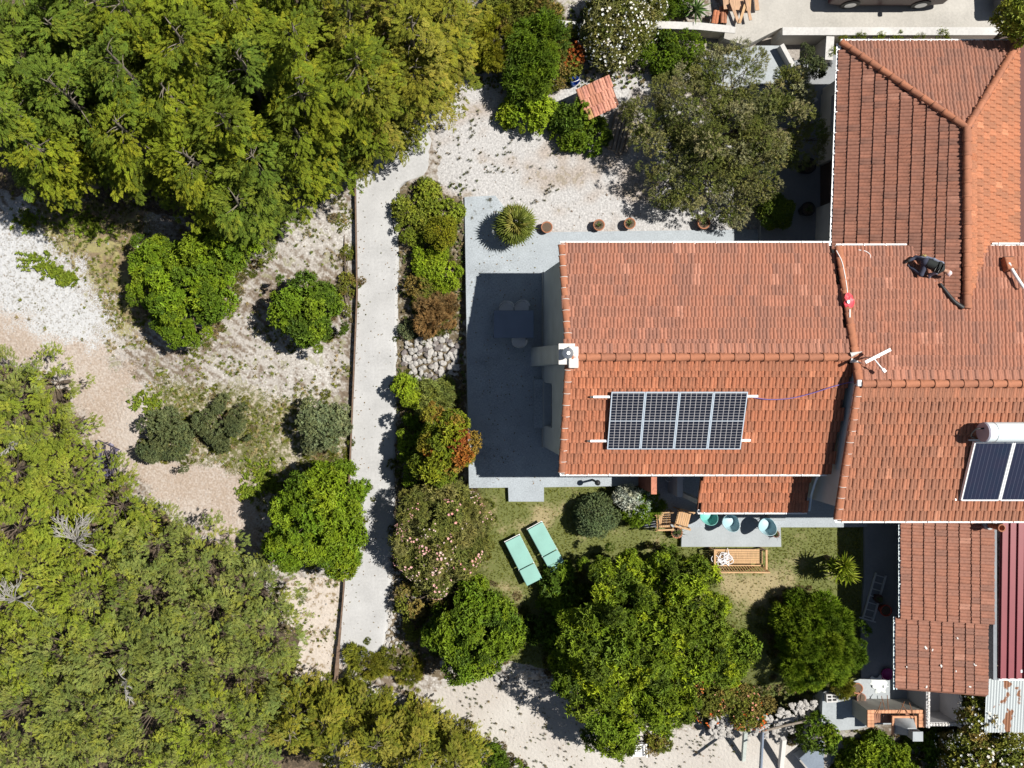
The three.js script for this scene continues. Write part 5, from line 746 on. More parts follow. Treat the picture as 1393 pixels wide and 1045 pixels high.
const rdir = (up = -1) => { for (;;) { const v = V3(rr(-1, 1), rr(-1, 1), rr(-1, 1)), l = v.length(); if (l < 1 && l > 0.1) { v.divideScalar(l); if (v.y >= up) return v; } } };
const tint = (c, k) => { const f = 1 + rr(-k, k), g = rr(-k, k) * 0.4; return [c[0] * f * (1 + g), c[1] * f, c[2] * f * (1 - g)]; };
const GRN = { fresh: [[0.16, 0.22, 0.012], [0.135, 0.19, 0.01], [0.18, 0.235, 0.015]], photinia: [[0.13, 0.15, 0.01], [0.1, 0.13, 0.01], [0.16, 0.15, 0.015], [0.18, 0.12, 0.02], [0.09, 0.12, 0.01]], dusty: [[0.1, 0.135, 0.058], [0.09, 0.122, 0.05], [0.112, 0.146, 0.066]], citrus: [[0.085, 0.135, 0.008], [0.068, 0.11, 0.008], [0.11, 0.16, 0.01], [0.05, 0.085, 0.008]], lemon: [[0.125, 0.175, 0.01], [0.09, 0.132, 0.009], [0.19, 0.24, 0.012], [0.06, 0.09, 0.009], [0.1, 0.145, 0.012]], bright: [[0.11, 0.165, 0.008], [0.09, 0.145, 0.008], [0.13, 0.18, 0.01], [0.07, 0.115, 0.008]], dark: [[0.075, 0.09, 0.035], [0.085, 0.1, 0.04], [0.06, 0.073, 0.028]], grey: [[0.12, 0.14, 0.062], [0.105, 0.125, 0.055], [0.135, 0.155, 0.075]], yellow: [[0.17, 0.175, 0.012], [0.14, 0.15, 0.01], [0.2, 0.19, 0.015]], gold: [[0.16, 0.16, 0.016], [0.132, 0.138, 0.014], [0.178, 0.165, 0.026], [0.108, 0.122, 0.013]], pine: [[0.132, 0.16, 0.01], [0.108, 0.138, 0.01], [0.158, 0.175, 0.012], [0.085, 0.112, 0.01]], pineG: [[0.09, 0.13, 0.014], [0.075, 0.11, 0.013], [0.115, 0.145, 0.015]], pale: [[0.135, 0.158, 0.036], [0.112, 0.136, 0.03], [0.152, 0.17, 0.042], [0.145, 0.162, 0.026], [0.09, 0.112, 0.025]], lime: [[0.158, 0.188, 0.018], [0.135, 0.166, 0.016], [0.18, 0.2, 0.026], [0.112, 0.138, 0.016]], olive: [[0.14, 0.15, 0.04], [0.12, 0.13, 0.032], [0.16, 0.16, 0.06], [0.21, 0.2, 0.1], [0.1, 0.12, 0.025]], brown: [[0.2, 0.12, 0.045], [0.16, 0.1, 0.038], [0.23, 0.15, 0.065]], red: [[0.34, 0.1, 0.02], [0.28, 0.08, 0.02], [0.38, 0.16, 0.03]], oleander: [[0.14, 0.145, 0.035], [0.12, 0.13, 0.028], [0.16, 0.155, 0.05]], white: [[0.6, 0.6, 0.5], [0.5, 0.52, 0.4]], mixed: [[0.13, 0.14, 0.02], [0.17, 0.13, 0.035], [0.11, 0.125, 0.02]] };
// one tuft of twigs, radius about 0.36 m, growing along +y; every twig has its own tint
const shade = (g, k = 0.22) => { const f = 1 + rr(-k, k), h = rr(-0.06, 0.06), n = g.attributes.position.count, c = new Float32Array(n * 3); for (let i = 0; i < n; i++) c.set([f * (1 + h), f, f * (1 - h)], i * 3); g.setAttribute('color', new THREE.BufferAttribute(c, 3)); return g; };
const placeY = (g, p, d, s) => { QQ.setFromUnitVectors(Y, d); Q2.setFromAxisAngle(Y, rr(0, 6.283)); QQ.multiply(Q2); return g.applyMatrix4(MM.compose(p, QQ, SC.set(s, s, s))); };
function makeTuft(kind, n, r = 0.36) {
  const gs = []; for (let i = 0; i < n; i++) { const e = rdir(-0.45), p = e.clone().multiplyScalar(r * Math.cbrt(rr(0.12, 1))); p.y *= 0.8; const d = e.clone().add(V3(rr(-0.5, 0.5), 0.55, rr(-0.5, 0.5))).normalize(); gs.push(shade(placeY(SG[kind](), p, d, rr(0.8, 1.2)))); }
  return mergeGeometries(gs);
}
// flat feathery tuft for conifers: tip along +y, upper side +z, hanging ends
function makeSpray(n, L, fl, w, flat = 0.3) {
  const gs = []; for (let i = 0; i < n; i++) { const u = rr(0, 1), x = rr(-1, 1) * flat * (1.05 - u * 0.6), p = V3(x, L * u, -0.25 * L * u * u + rr(-0.07, 0.07)), d = V3(x * 1.6 + rr(-0.45, 0.45), rr(0.35, 1), rr(-0.5, 0.32) - 0.25 * u).normalize(), z = V3(rr(-0.4, 0.4), 0, 1).addScaledVector(d, -d.z).normalize(), xx = d.clone().cross(z).normalize(), s = rr(0.65, 1.15); z.copy(xx).cross(d); gs.push(shade(sprigFrond(11, fl, w).applyMatrix4(new THREE.Matrix4().makeBasis(xx.multiplyScalar(s), d.multiplyScalar(s), z.multiplyScalar(s)).setPosition(p)), 0.2)); }
  return mergeGeometries(gs);
}
const TUFT = {}; for (const [k, n] of [['citrus', 62], ['small', 90], ['big', 44], ['lance', 62], ['fine', 80], ['olive', 50], ['dense', 110]]) TUFT[k] = [0, 1, 2].map(() => makeTuft(k, n));
TUFT.frond = [0, 1, 2, 3].map(() => makeSpray(30, 0.6, 0.21, 0.027)); TUFT.frond2 = [0, 1, 2, 3].map(() => makeSpray(26, 0.44, 0.17, 0.022, 0.34));
const GAIN = 1.35;
class Crown { constructor(kind) { this.k = TUFT[kind]; this.c = this.k.map(() => new Cloud()); } get() { return pick(this.c); } build(name, mat, parent) { this.c.forEach((q, i) => q.build(name, this.k[i], mat, parent)); } }
// broad crown: lobes of leaf tufts with gaps between them. o.lobes: [px, py, radius px, top height, flatness]
function bush(name, label, category, o) {
  const lobes = o.lobes, first = lobes[0], gs = o.ground ?? groundPx(first[0], first[1]);
  const L = lobes.map(([px, py, r, top, flat = 0.85]) => { let R = r * 28 / FOC; for (let i = 0; i < 3; i++) { const hc = Math.max(top - R * flat, gs + R * 0.35); R = r * (CAM_H - hc) / FOC; } const hc = Math.max(top - R * flat, gs + R * 0.3); return { c: W(px, py, hc), R, Ry: Math.min(R * flat, top - hc + 0.01) }; });
  if (!o.plain) for (const { c, R, Ry } of [...L]) if (R > 0.7) for (let k = 0, a = rr(0, 6.28); k < 3; k++, a += rr(1.5, 2.6)) L.push({ c: c.clone().add(V3(Math.cos(a) * R * rr(0.5, 0.72), Ry * rr(-0.25, 0.3), Math.sin(a) * R * rr(0.5, 0.72))), R: R * rr(0.4, 0.58), Ry: Ry * rr(0.4, 0.6) });
  const base = V3(L[0].c.x, gs, L[0].c.z), t = thing(name, label, category, base, 0, o.group), kind = o.leaf ?? 'citrus', cl = new Crown(kind), rd = new Crown(kind), fl = new Cloud(), br = [], spr = kind.startsWith('frond');
  const tones = GRN[o.tone ?? 'citrus'], s0 = o.size ?? 1, cover = o.cover ?? 0.7, cr0 = 0.36 * s0;
  const trunkTop = V3(0, Math.max(0.12, (L[0].c.y - gs) * 0.6), 0); br.push(tube([V3(0, -0.15, 0), V3(rr(-0.05, 0.05), trunkTop.y * 0.5, rr(-0.05, 0.05)), trunkTop], 0.05 + L[0].R * 0.045, 0.03 + L[0].R * 0.03, 7));
  for (const { c, R, Ry } of L) {
    const local = c.clone().sub(base), sc = s0 * clamp(R / 0.75, 0.55, 1), cr = 0.36 * sc, Re = Math.max(R - cr * 0.55, R * 0.45), Rey = Math.max(Ry - cr * 0.55, Ry * 0.45), K = Math.max(6, Math.round(cover * (spr ? 2.1 : 1.75) * 4 * Re * (Re * 0.45 + Rey * 0.35) / (cr * cr)));
    br.push(tube([trunkTop, trunkTop.clone().lerp(local, 0.6).add(V3(0, 0.1, 0)), local], 0.02 + R * 0.022, 0.015, 5));
    for (let k = 0; k < K; k++) {
      const d = rdir(o.low ?? -0.3); if (!o.plain && noise(d.x * 2.6 + c.z * 5, d.y * 2.6 + 7, d.z * 2.6 + c.x * 5) > 0.28) continue; const stray = !o.plain && rnd() < 0.15, wob = 1 + (o.rough ?? 0.42) * noise(d.x * 1.9 + c.x * 3, d.y * 1.9 + c.y, d.z * 1.9 + c.z * 3), rad = (stray ? rr(1.08, 1.36) : rnd() < 0.75 ? rr(0.8, 1.02) : rr(0.45, 0.8)) * wob, p = V3(local.x + d.x * Re * rad, local.y + d.y * Rey * rad, local.z + d.z * Re * rad); if (p.y < 0.06) p.y = 0.06;
      if (k % 4 === 0) br.push(bar(local.clone().multiplyScalar(0.9), p, 0.014 + R * 0.005, 4, 0.006));
      const dir = d.clone().add(V3(rr(-0.5, 0.5), spr ? rr(-0.35, 0.25) : rr(0, 0.6), rr(-0.5, 0.5))).normalize(), s = sc * (stray ? rr(0.4, 0.65) : rr(0.65, 1.2)), tone = pick(tones), col = tint([tone[0] * GAIN, tone[1] * GAIN, tone[2] * GAIN], 0.14);
      const cloud = o.tips && rnd() < o.tips(p.x + base.x, p.z + base.z) ? (col.splice(0, 3, ...tint(pick(GRN[o.tipTone ?? 'red']), 0.2)), rd) : cl;
      if (spr) cloud.get().addFlat(p, dir, s, col); else cloud.get().add(p, dir, s, col);
      if (o.flowers && rnd() < o.flowers) fl.add(p, dir, s, o.flowerCol ? tint(pick(o.flowerCol), 0.08) : [0.75, 0.74, 0.7]);
    }
  }
  if (!o.plain && !o.group && gs < -0.2) { // seedlings and dry stalks round the foot
    const un = new Cloud(); for (const { c, R } of L) for (let k = 0; k < R * 9; k++) { const a = rr(0, 6.283), q = R * rr(0.75, 1.3), x = c.x + Math.cos(a) * q, z = c.z + Math.sin(a) * q; un.add(V3(x - base.x, groundH(x, z) - gs + 0.01, z - base.z), V3(rr(-0.6, 0.6), 1, rr(-0.6, 0.6)).normalize(), rr(0.2, 0.45), tint(pick([[0.17, 0.18, 0.03], [0.26, 0.2, 0.1], [0.13, 0.15, 0.02]]), 0.2)); } un.build('undergrowth', TUFT.fine[0], NEEDLE, t);
  }
  mesh('trunk', merge(br), M.bark, t); cl.build('crown', kind === 'fine' || spr ? NEEDLE : LEAF, t); rd.build('coloured_leaves', LEAF, t); fl.build('flowers', flowerG, PETAL, t); return t;
}
const flowerG = (() => { const gs = []; for (let f = 0; f < 11; f++) { const l = []; for (let i = 0; i < 5; i++) { const a = i * 1.257, d = V3(Math.cos(a) * 0.85, 0.5, Math.sin(a) * 0.85).normalize(); l.push([V3(0, 0, 0), d, V3(-d.x * 0.5, 0.9, -d.z * 0.5).normalize(), 0.055, 0.05]); } const e = rdir(0.1); gs.push(shade(placeY(leaves(l), e.clone().multiplyScalar(0.5).add(V3(0, 0.08, 0)), e, rr(0.7, 1.25)), 0.08)); } return mergeGeometries(gs); })();
// feathery conifer: trunk with whorled, drooping boughs hung with flat sprays
function conifer(label, o) {
  const gs = o.ground ?? groundPx(o.px, o.py), top = W(o.px, o.py, o.top), base = V3(top.x, gs, top.z), t = thing('conifer_tree', label, 'tree', base, 0, o.group), H = o.top - gs, R = o.r * (CAM_H - o.top * 0.6) / FOC, cl = new Crown('frond'), lean = V3(rr(-0.25, 0.25), 0, rr(-0.25, 0.25)), br = [tube([V3(0, -0.2, 0), V3(rr(-0.1, 0.1), H * 0.5, rr(-0.1, 0.1)), V3(0, H * 0.97, 0)], 0.1 + H * 0.016, 0.02, 7)];
  const tones = GRN[o.tone ?? 'pine'], n = o.boughs ?? 40, sz = o.size ?? 1;
  for (let b = 0; b < n; b++) {
    const f = (b + rr(0, 1)) / n, y0 = H * lerp(0.98, o.skirt ?? 0.32, Math.pow(f, 0.75)) + rr(-0.3, 0.3), len = R * (0.12 + 0.88 * Math.pow(f, 0.6)) * rr(0.45, 1.2), a = rr(0, 6.283), rise = lerp(0.7, 0.0, f) + rr(-0.3, 0.3), out = V3(Math.cos(a), 0, Math.sin(a)), tone = pick(tones), bend = rr(-0.35, 0.35);
    const at = (u) => V3(out.x * len * u - out.z * bend * len * u * u, y0 + len * (rise * u - 0.4 * u * u), out.z * len * u + out.x * bend * len * u * u); br.push(tube([at(0), at(0.4), at(0.8)], 0.018 + len * 0.008, 0.006, 4, 4));
    const m = Math.max(2, Math.round((o.dens ?? 1) * (1.5 + len * 3.4)));
    for (let i = 0; i < m; i++) { const u = lerp(0.12, 0.95, Math.pow((i + rr(0, 1)) / m, 0.75)), w = (0.06 + 0.2 * len * (1 - u * 0.6)) * rr(-1, 1), p = at(u).add(V3(-out.z * w, rr(-0.12, 0.12), out.x * w)), dir = out.clone().multiplyScalar(rr(0.35, 1)).add(V3(-out.z * w * 1.5 + rr(-0.5, 0.5), rise * 0.4 - 0.4 * u + rr(-0.3, 0.35), out.x * w * 1.5 + rr(-0.5, 0.5))).normalize(), tn = rnd() < 0.7 ? tone : pick(tones); cl.get().addFlat(p, dir, sz * rr(0.65, 1.2), tint(tn.map((q) => q * GAIN), 0.15)); }
  }
  mesh('trunk', merge(br), M.barkGrey, t); cl.build('crown', NEEDLE, t); return t;
}
seed = 4242;
const OWN = {
  '318,268': 'deep green conifer leaning over the broad bright green tree', '246,205': 'yellow green conifer overhanging the white marker stone', '432,192': 'small deep green conifer at the wood edge nearest the rust brown wall', '606,56': 'sparse golden conifer at the tip of the wood toward the gravel yard', '500,112': 'golden conifer overhanging the upper end of the concrete path', '28,188': 'yellow green conifer at the wood edge above the chalky patch', '566,84': 'golden conifer between the path end and the gravel yard',
  '440,995': 'golden conifer below the end of the rust brown wall', '622,1052': 'golden conifer touching the pale drive at the path foot', '392,1010': 'golden conifer nearest the grey green agave',
  '78,520': 'small lime green juniper pushing onto the dirt track', '92,660': 'lime green juniper beside the dark scrap heap', '130,735': 'lime green juniper behind the bare silver dead shrub', '165,690': 'lime green juniper at the track edge past the scrap heap', '355,800': 'pale juniper closest to the big bright citrus tree', '370,862': 'pale juniper beside the bare strip along the rust brown wall', '345,985': 'small pale juniper next to the grey green agave', '40,790': 'lime green juniper carrying the fanned white dead branches', '125,965': 'pale juniper with broken bare branches poking out', '280,760': 'pale juniper at the lower end of the pink dirt track',
};
// the tall wood above the rubble lot
[[-10, -45, 80, 7.6, 'pineG'], [80, -55, 80, 7.6, 'pineG'], [225, -60, 80, 7.6, 'pine'], [390, -60, 80, 7.6, 'pine'], [545, -55, 76, 7.0, 'gold'], [-45, 30, 80, 7.2, 'pineG'], [55, 20, 74, 6.6, 'pineG'], [60, 105, 74, 7.0, 'pineG'], [-30, 130, 76, 6.8, 'pineG'], [28, 188, 62, 5.6, 'pine'], [150, -12, 80, 7.4, 'pine'], [140, 62, 72, 7.8, 'pineG'], [150, 160, 80, 6.6, 'pine'], [230, 30, 78, 8.2, 'pine'], [215, 110, 72, 7.0, 'pine'], [246, 205, 72, 6.0, 'pine'], [310, -14, 78, 7.6, 'pine'], [318, 66, 76, 7.6, 'pineG'], [296, 150, 72, 6.8, 'pine'], [338, 205, 70, 5.6, 'pineG'], [318, 268, 62, 4.4, 'pineG'], [395, 25, 78, 8.4, 'pine'], [402, 108, 74, 7.4, 'pine'], [400, 172, 68, 5.6, 'pine'], [470, -15, 78, 7.8, 'gold'], [482, 66, 78, 7.8, 'pine'], [500, 112, 66, 6.2, 'gold'], [560, 20, 74, 7.2, 'gold'], [566, 84, 58, 5.8, 'gold'], [612, -8, 56, 5.6, 'gold'], [606, 56, 42, 4.6, 'gold'], [432, 192, 36, 3.8, 'pineG']].forEach(([px, py, r, top, tone], i) => conifer(OWN[px + ',' + py] ?? (py > 150 ? 'feathery conifer at the sunny edge of the tall wood' : tone === 'gold' ? 'golden green feathery conifer of the wood beside the path end' : tone === 'pineG' ? 'deep green feathery conifer deep in the tall wood' : 'yellow green feathery conifer deep in the tall wood'), { px, py, r, top, tone, group: 'conifers of the tall wood above the lot', boughs: 42, dens: px > 590 ? 0.6 : 1.0 }));
// golden conifers at the foot of the path
[[392, 1010, 50, 2.4], [440, 995, 42, 1.6], [455, 1060, 60, 3.2], [512, 1022, 50, 2.2], [545, 1075, 58, 3.0], [572, 1025, 42, 1.8], [622, 1052, 42, 1.8]].forEach(([px, py, r, top], i) => conifer(OWN[px + ',' + py] ?? 'golden green conifer at the foot of the concrete path', { px, py, r, top, tone: 'gold', group: 'golden conifers at the foot of the path', boughs: 36, skirt: 0.15, size: 0.85, dens: 0.9 }));
// pale scrub junipers of the lower thicket
[[20, 545, 72, 1.8, 'pale'], [78, 520, 44, 0.9, 'lime'], [85, 590, 50, 1.3, 'lime'], [20, 640, 72, 2.2, 'lime'], [92, 660, 48, 1.6, 'lime'], [20, 720, 66, 2.4, 'lime'], [165, 690, 58, 1.5, 'lime'], [130, 735, 50, 1.8, 'lime'], [215, 735, 56, 1.8, 'pale'], [280, 760, 62, 1.8, 'pale'], [40, 790, 70, 2.6, 'lime'], [125, 800, 66, 2.6, 'lime'], [205, 810, 70, 2.6, 'pale'], [290, 830, 68, 2.4, 'pale'], [355, 800, 54, 1.6, 'pale'], [370, 862, 54, 1.8, 'pale'], [20, 880, 72, 2.8, 'lime'], [100, 880, 70, 2.8, 'pale'], [180, 885, 70, 3.0, 'pale'], [262, 900, 70, 2.8, 'pale'], [335, 915, 62, 2.4, 'pale'], [40, 960, 74, 3.0, 'pale'], [125, 965, 72, 3.0, 'pale'], [210, 968, 72, 3.0, 'pale'], [290, 985, 66, 2.8, 'lime'], [345, 985, 44, 2.0, 'pale'], [60, 1040, 76, 3.0, 'pale'], [160, 1045, 76, 3.0, 'pale'], [255, 1050, 72, 2.8, 'lime'], [330, 1055, 50, 2.4, 'pale'], [-50, 600, 80, 2.4, 'lime'], [-50, 800, 90, 2.8, 'lime'], [-50, 980, 90, 3, 'pale']].forEach(([px, py, r, top, tone], i) => bush('juniper_shrub', OWN[px + ',' + py] ?? (tone === 'lime' ? 'lime green scrub juniper in the thicket below the dirt track' : 'pale grey green scrub juniper in the thicket below the dirt track'), 'shrub', { lobes: [[px, py, r, top, 0.9]], leaf: 'frond2', tone, group: 'scrub junipers of the lower thicket', cover: 0.62, rough: 0.7, low: 0.0, plain: true }));
// shrubs and small trees, each its own
const B = (name, label, category, lobes, o) => bush(name, label, category, { lobes, ...o });
B('leafy_tree', 'broad bright green tree at the wood edge above the rubble lot', 'tree', [[250, 392, 50, 1.9], [214, 360, 34, 1.2], [290, 350, 40, 2.0], [252, 440, 32, 1.0], [325, 322, 36, 1.8], [200, 400, 22, 0.7], [285, 410, 28, 1.2], [228, 425, 26, 0.8]], { leaf: 'citrus', tone: 'bright', cover: 0.55, rough: 0.7 });
B('citrus_tree', 'round dark green citrus tree alone on the rubble lot', 'tree', [[418, 424, 46, 1.3]], { tone: 'citrus', clumps: 60 });
B('citrus_tree', 'big bright green citrus tree leaning over the path edge', 'tree', [[432, 700, 58, 2.2], [400, 740, 36, 1.7], [460, 668, 36, 1.8], [455, 745, 34, 1.7]], { tone: 'bright', clumps: 44 });
B('citrus_tree', 'dense citrus tree between the path and the lawn loungers', 'tree', [[646, 858, 58, 1.7], [610, 870, 32, 1.0], [680, 850, 34, 1.2]], { tone: 'citrus', clumps: 46 });
B('lemon_tree', 'very large lemon tree over the lawn and the drive', 'tree', [[850, 860, 60, 3.2], [815, 925, 48, 2.6], [895, 925, 46, 2.0], [850, 970, 46, 2.0], [935, 825, 44, 2.6], [840, 800, 44, 2.0], [985, 890, 38, 1.5], [905, 785, 34, 1.5], [885, 870, 36, 3.3], [800, 865, 36, 2.6], [770, 920, 24, 1.4], [830, 995, 30, 1.0], [905, 960, 30, 1.2], [950, 790, 26, 1.6], [785, 900, 36, 1.6], [945, 880, 44, 1.8]], { leaf: 'big', tone: 'lemon', size: 0.85, cover: 0.55, rough: 0.7 });
B('grey_shrub', 'dark grey green shrub by the dirt track beside scrap heap', 'shrub', [[226, 597, 37, 0.4]], { leaf: 'small', tone: 'dark', clumps: 50, clump: 0.26 });
B('grey_shrub', 'dark grey green shrub at the weedy side of its twin', 'shrub', [[302, 574, 38, 0.3]], { leaf: 'small', tone: 'dark', clumps: 50, clump: 0.26 });
B('grey_shrub', 'grey green shrub against the rust brown path wall', 'shrub', [[438, 582, 36, 0.5]], { leaf: 'small', tone: 'grey', clumps: 46, clump: 0.26 });
B('hedge_shrub', 'low olive green hedge beside the upper path end', 'shrub', [[570, 272, 32, 0.4, 0.6], [598, 290, 30, 0.4, 0.6], [566, 310, 28, 0.2, 0.6]], { leaf: 'small', tone: 'lime', cover: 0.9 });
B('golden_shrub', 'golden yellow clipped shrub in the bed by the terrace', 'shrub', [[600, 318, 24, 1.1]], { leaf: 'dense', tone: 'yellow', plain: true, cover: 1.1, rough: 0.15, size: 0.8 });
B('ground_cover', 'bright green leafy mound between golden and brown shrubs', 'shrub', [[600, 362, 28, 0.0, 0.5], [578, 352, 24, -0.1, 0.5], [606, 385, 20, -0.2, 0.5]], { leaf: 'citrus', tone: 'fresh', clumps: 40, size: 0.8 });
B('mixed_shrub', 'mottled green and bronze shrub above the brown bush', 'shrub', [[572, 392, 24, 0.1, 0.7], [585, 405, 20, 0.0, 0.7]], { leaf: 'small', tone: 'mixed', clumps: 40 });
B('brown_shrub', 'dried brown feathery shrub above the white rubble stones', 'shrub', [[592, 428, 30, 0.5, 0.75], [610, 415, 20, 0.2, 0.7]], { leaf: 'fine', tone: 'brown', clumps: 52, size: 1.0, dens: 0.9 });
B('grey_shrub', 'silvery shrub in the shade beside the brown bush', 'shrub', [[553, 450, 16, -0.2, 0.7]], { leaf: 'small', tone: 'grey', clumps: 40 });
B('leafy_shrub', 'bright lime green shrub at the path edge below the stones', 'shrub', [[549, 528, 20, 0.3], [560, 545, 14, 0.0]], { leaf: 'citrus', tone: 'fresh', cover: 0.9 });
B('leafy_shrub', 'soft green shrub in the bed against the terrace edge', 'shrub', [[594, 545, 28, -0.1, 0.6], [612, 528, 18, -0.2, 0.6]], { leaf: 'lance', tone: 'pale', clumps: 40 });
B('photinia_shrub', 'tall photinia with red leaf tips beside the shaded terrace', 'shrub', [[604, 600, 40, 2.1], [590, 632, 30, 1.4], [628, 612, 24, 1.7], [600, 572, 24, 1.5]], { leaf: 'citrus', tone: 'photinia', tips: (x, z) => 0.05 + 0.6 * sst(1.6, 2.1, x) });
B('dark_shrub', 'deep green shrub in the shade of the photinia by the path', 'shrub', [[560, 600, 22, 0.2], [556, 640, 22, 0.0], [566, 570, 18, -0.1]], { leaf: 'citrus', tone: 'citrus', clumps: 34 });
const pinks = [[0.68, 0.42, 0.4], [0.7, 0.55, 0.5], [0.62, 0.34, 0.34]];
B('oleander_bush', 'pink flowering oleander between the path and the lawn', 'shrub', [[598, 715, 54, 1.5], [570, 750, 36, 1.0], [630, 745, 34, 1.0], [600, 770, 34, 0.8], [640, 700, 30, 0.8]], { leaf: 'lance', tone: 'oleander', cover: 0.6, rough: 0.6, flowers: 0.45, flowerCol: pinks });
B('ball_shrub', 'dusty green clipped ball shrub on the lawn by the terrace', 'shrub', [[812, 701, 31, 0.95, 0.9]], { leaf: 'dense', tone: 'dusty', plain: true, cover: 1.5, rough: 0.06, size: 0.7, low: -0.5 });
B('variegated_bush', 'variegated white and green bush beside the brick porch wall', 'shrub', [[858, 682, 22, 0.8], [880, 686, 22, 0.9], [868, 700, 16, 0.5]], { leaf: 'lance', tone: 'bright', clumps: 36, tips: () => 0.22, tipTone: 'white' });
B('feathery_tree', 'fine leaved round tree on the lawn before the sheds', 'tree', [[1108, 868, 50, 1.9], [1120, 902, 38, 1.2], [1090, 905, 36, 1.0], [1140, 868, 36, 1.2], [1082, 845, 34, 1.1], [1150, 890, 26, 0.8], [1110, 835, 28, 1.3]], { leaf: 'fine', tone: 'bright', rough: 0.5 });
B('leafy_shrub', 'dark broad leaved shrub in the deep shade by the loungers', 'shrub', [[770, 800, 34, 0.4, 0.6], [755, 845, 36, 0.3, 0.6]], { leaf: 'citrus', tone: 'citrus', clumps: 30 });
B('rose_bush', 'orange flowering rose bush at the lawn corner above the retaining wall', 'shrub', [[975, 940, 30, 0.5], [1005, 955, 30, 0.2], [1030, 965, 24, 0.0], [950, 945, 22, 0.4]], { leaf: 'small', tone: 'mixed', clumps: 34, flowers: 0.5, flowerCol: [[0.62, 0.14, 0.03], [0.66, 0.25, 0.08], [0.6, 0.3, 0.2]] });
B('leafy_shrub', 'glossy green shrub at the barbecue patio corner', 'shrub', [[1112, 1000, 25, 0.3]], { leaf: 'citrus', tone: 'citrus', clumps: 50 });
B('leafy_shrub', 'bright green shrub growing below the brick barbecue', 'shrub', [[1178, 1022, 32, 0.2], [1205, 1035, 30, 0.3], [1165, 1050, 28, 0.1]], { leaf: 'citrus', tone: 'bright', clumps: 40, ground: -0.9 });
B('dark_shrub', 'dark shrub in the shade behind the barbecue chimney', 'shrub', [[1262, 1030, 40, -0.1], [1300, 1055, 40, 0.1]], { leaf: 'citrus', tone: 'citrus', clumps: 34, ground: -0.9 });
B('flowering_bush', 'white flowering bush beside the rusty corrugated roof', 'shrub', [[1335, 985, 38, 1.7], [1360, 1020, 38, 1.5], [1318, 1025, 34, 1.3], [1385, 1030, 30, 1.2], [1330, 955, 22, 1.4]], { leaf: 'citrus', tone: 'mixed', flowers: 1, ground: -0.9 });
B('dry_shrub', 'straw coloured dry shrub behind the terracotta pots', 'shrub', [[1143, 933, 18, 0.25, 0.6]], { leaf: 'fine', tone: 'gold', clumps: 36 });
B('leafy_tree', 'feathery green tree at the garden corner beside the wood', 'tree', [[672, 58, 34, 1.7], [655, 75, 22, 1.0]], { leaf: 'fine', tone: 'yellow', clumps: 52 });
B('glossy_tree', 'dark glossy leaved tree behind the bright bush on the gravel', 'tree', [[730, 62, 36, 1.8], [722, 100, 34, 1.6], [705, 120, 26, 1.0], [745, 40, 26, 1.4]], { leaf: 'lance', tone: 'citrus', clumps: 36, clump: 0.3 });
B('bronze_shrub', 'bronze and red leaved shrub beside the dark glossy tree', 'shrub', [[765, 75, 28, 1.0], [770, 50, 20, 0.8], [762, 100, 20, 0.7]], { leaf: 'small', tone: 'mixed', clumps: 40, tips: () => 0.25 });
B('leafy_shrub', 'bright yellow green bush on the gravel below the glossy tree', 'shrub', [[714, 155, 32, 0.9], [735, 145, 22, 0.7]], { leaf: 'citrus', tone: 'fresh', clumps: 48 });
B('leafy_shrub', 'rich green bush between the gravel and the tiled hut', 'shrub', [[788, 165, 32, 0.9], [806, 185, 24, 0.6], [775, 185, 20, 0.5]], { leaf: 'citrus', tone: 'citrus', clumps: 42 });
B('oleander_bush', 'white flowering oleander over the garden wall', 'shrub', [[838, 30, 42, 1.8], [825, 60, 30, 1.2], [860, 10, 34, 1.6], [845, 75, 22, 0.8]], { leaf: 'lance', tone: 'oleander', flowers: 1 });
B('hedge_shrub', 'dense dark green hedge along the garden wall beside the oleander', 'shrub', [[895, 65, 32, 1.0], [925, 66, 30, 1.0], [912, 85, 26, 0.8]], { leaf: 'dense', tone: 'citrus', clumps: 60, clump: 0.26, dens: 1.2 });
B('leafy_shrub', 'loose green shrubs beyond the garden wall near the wood', 'shrub', [[700, 8, 34, 1.2], [735, 5, 30, 1.2], [665, 15, 22, 0.8]], { leaf: 'lance', tone: 'mixed', clumps: 34 });
B('leafy_shrub', 'green shrub between wall and agave above the street wall', 'shrub', [[905, 14, 18, 0.7], [925, 3, 18, 0.8]], { leaf: 'lance', tone: 'bright', clumps: 30 });
B('ball_shrub', 'clipped round green bush shading the cream wall patio', 'shrub', [[1056, 290, 25, 1.5, 0.9]], { leaf: 'dense', tone: 'pineG', plain: true, cover: 1.4, rough: 0.1, size: 0.7, ground: 0.25 });
B('leafy_shrub', 'small purple tinged shrub in the angle of the street wall', 'shrub', [[1100, 95, 20, 1.2], [1095, 75, 14, 1.0]], { leaf: 'small', tone: 'dark', clumps: 36, ground: 0.25 });
B('leafy_tree', 'yellow green tree overhanging the hipped roof corner by the cars', 'tree', [[1388, 35, 26, 4.4], [1400, 15, 34, 4.8], [1378, 52, 14, 4.0]], { leaf: 'citrus', tone: 'lime', clumps: 34, ground: 0.6 });
B('grass_clump', 'strip of green plants between street wall and hipped roof', 'plant', [[1170, 54, 9, 0.9, 0.6], [1195, 54, 9, 0.9, 0.6], [1220, 53, 9, 0.9, 0.6], [1250, 53, 9, 0.9, 0.6], [1280, 53, 9, 0.9, 0.6], [1146, 56, 9, 0.9, 0.6], [1138, 75, 9, 0.9, 0.6]], { leaf: 'lance', tone: 'lime', clumps: 30, ground: 0.2, size: 0.7 });
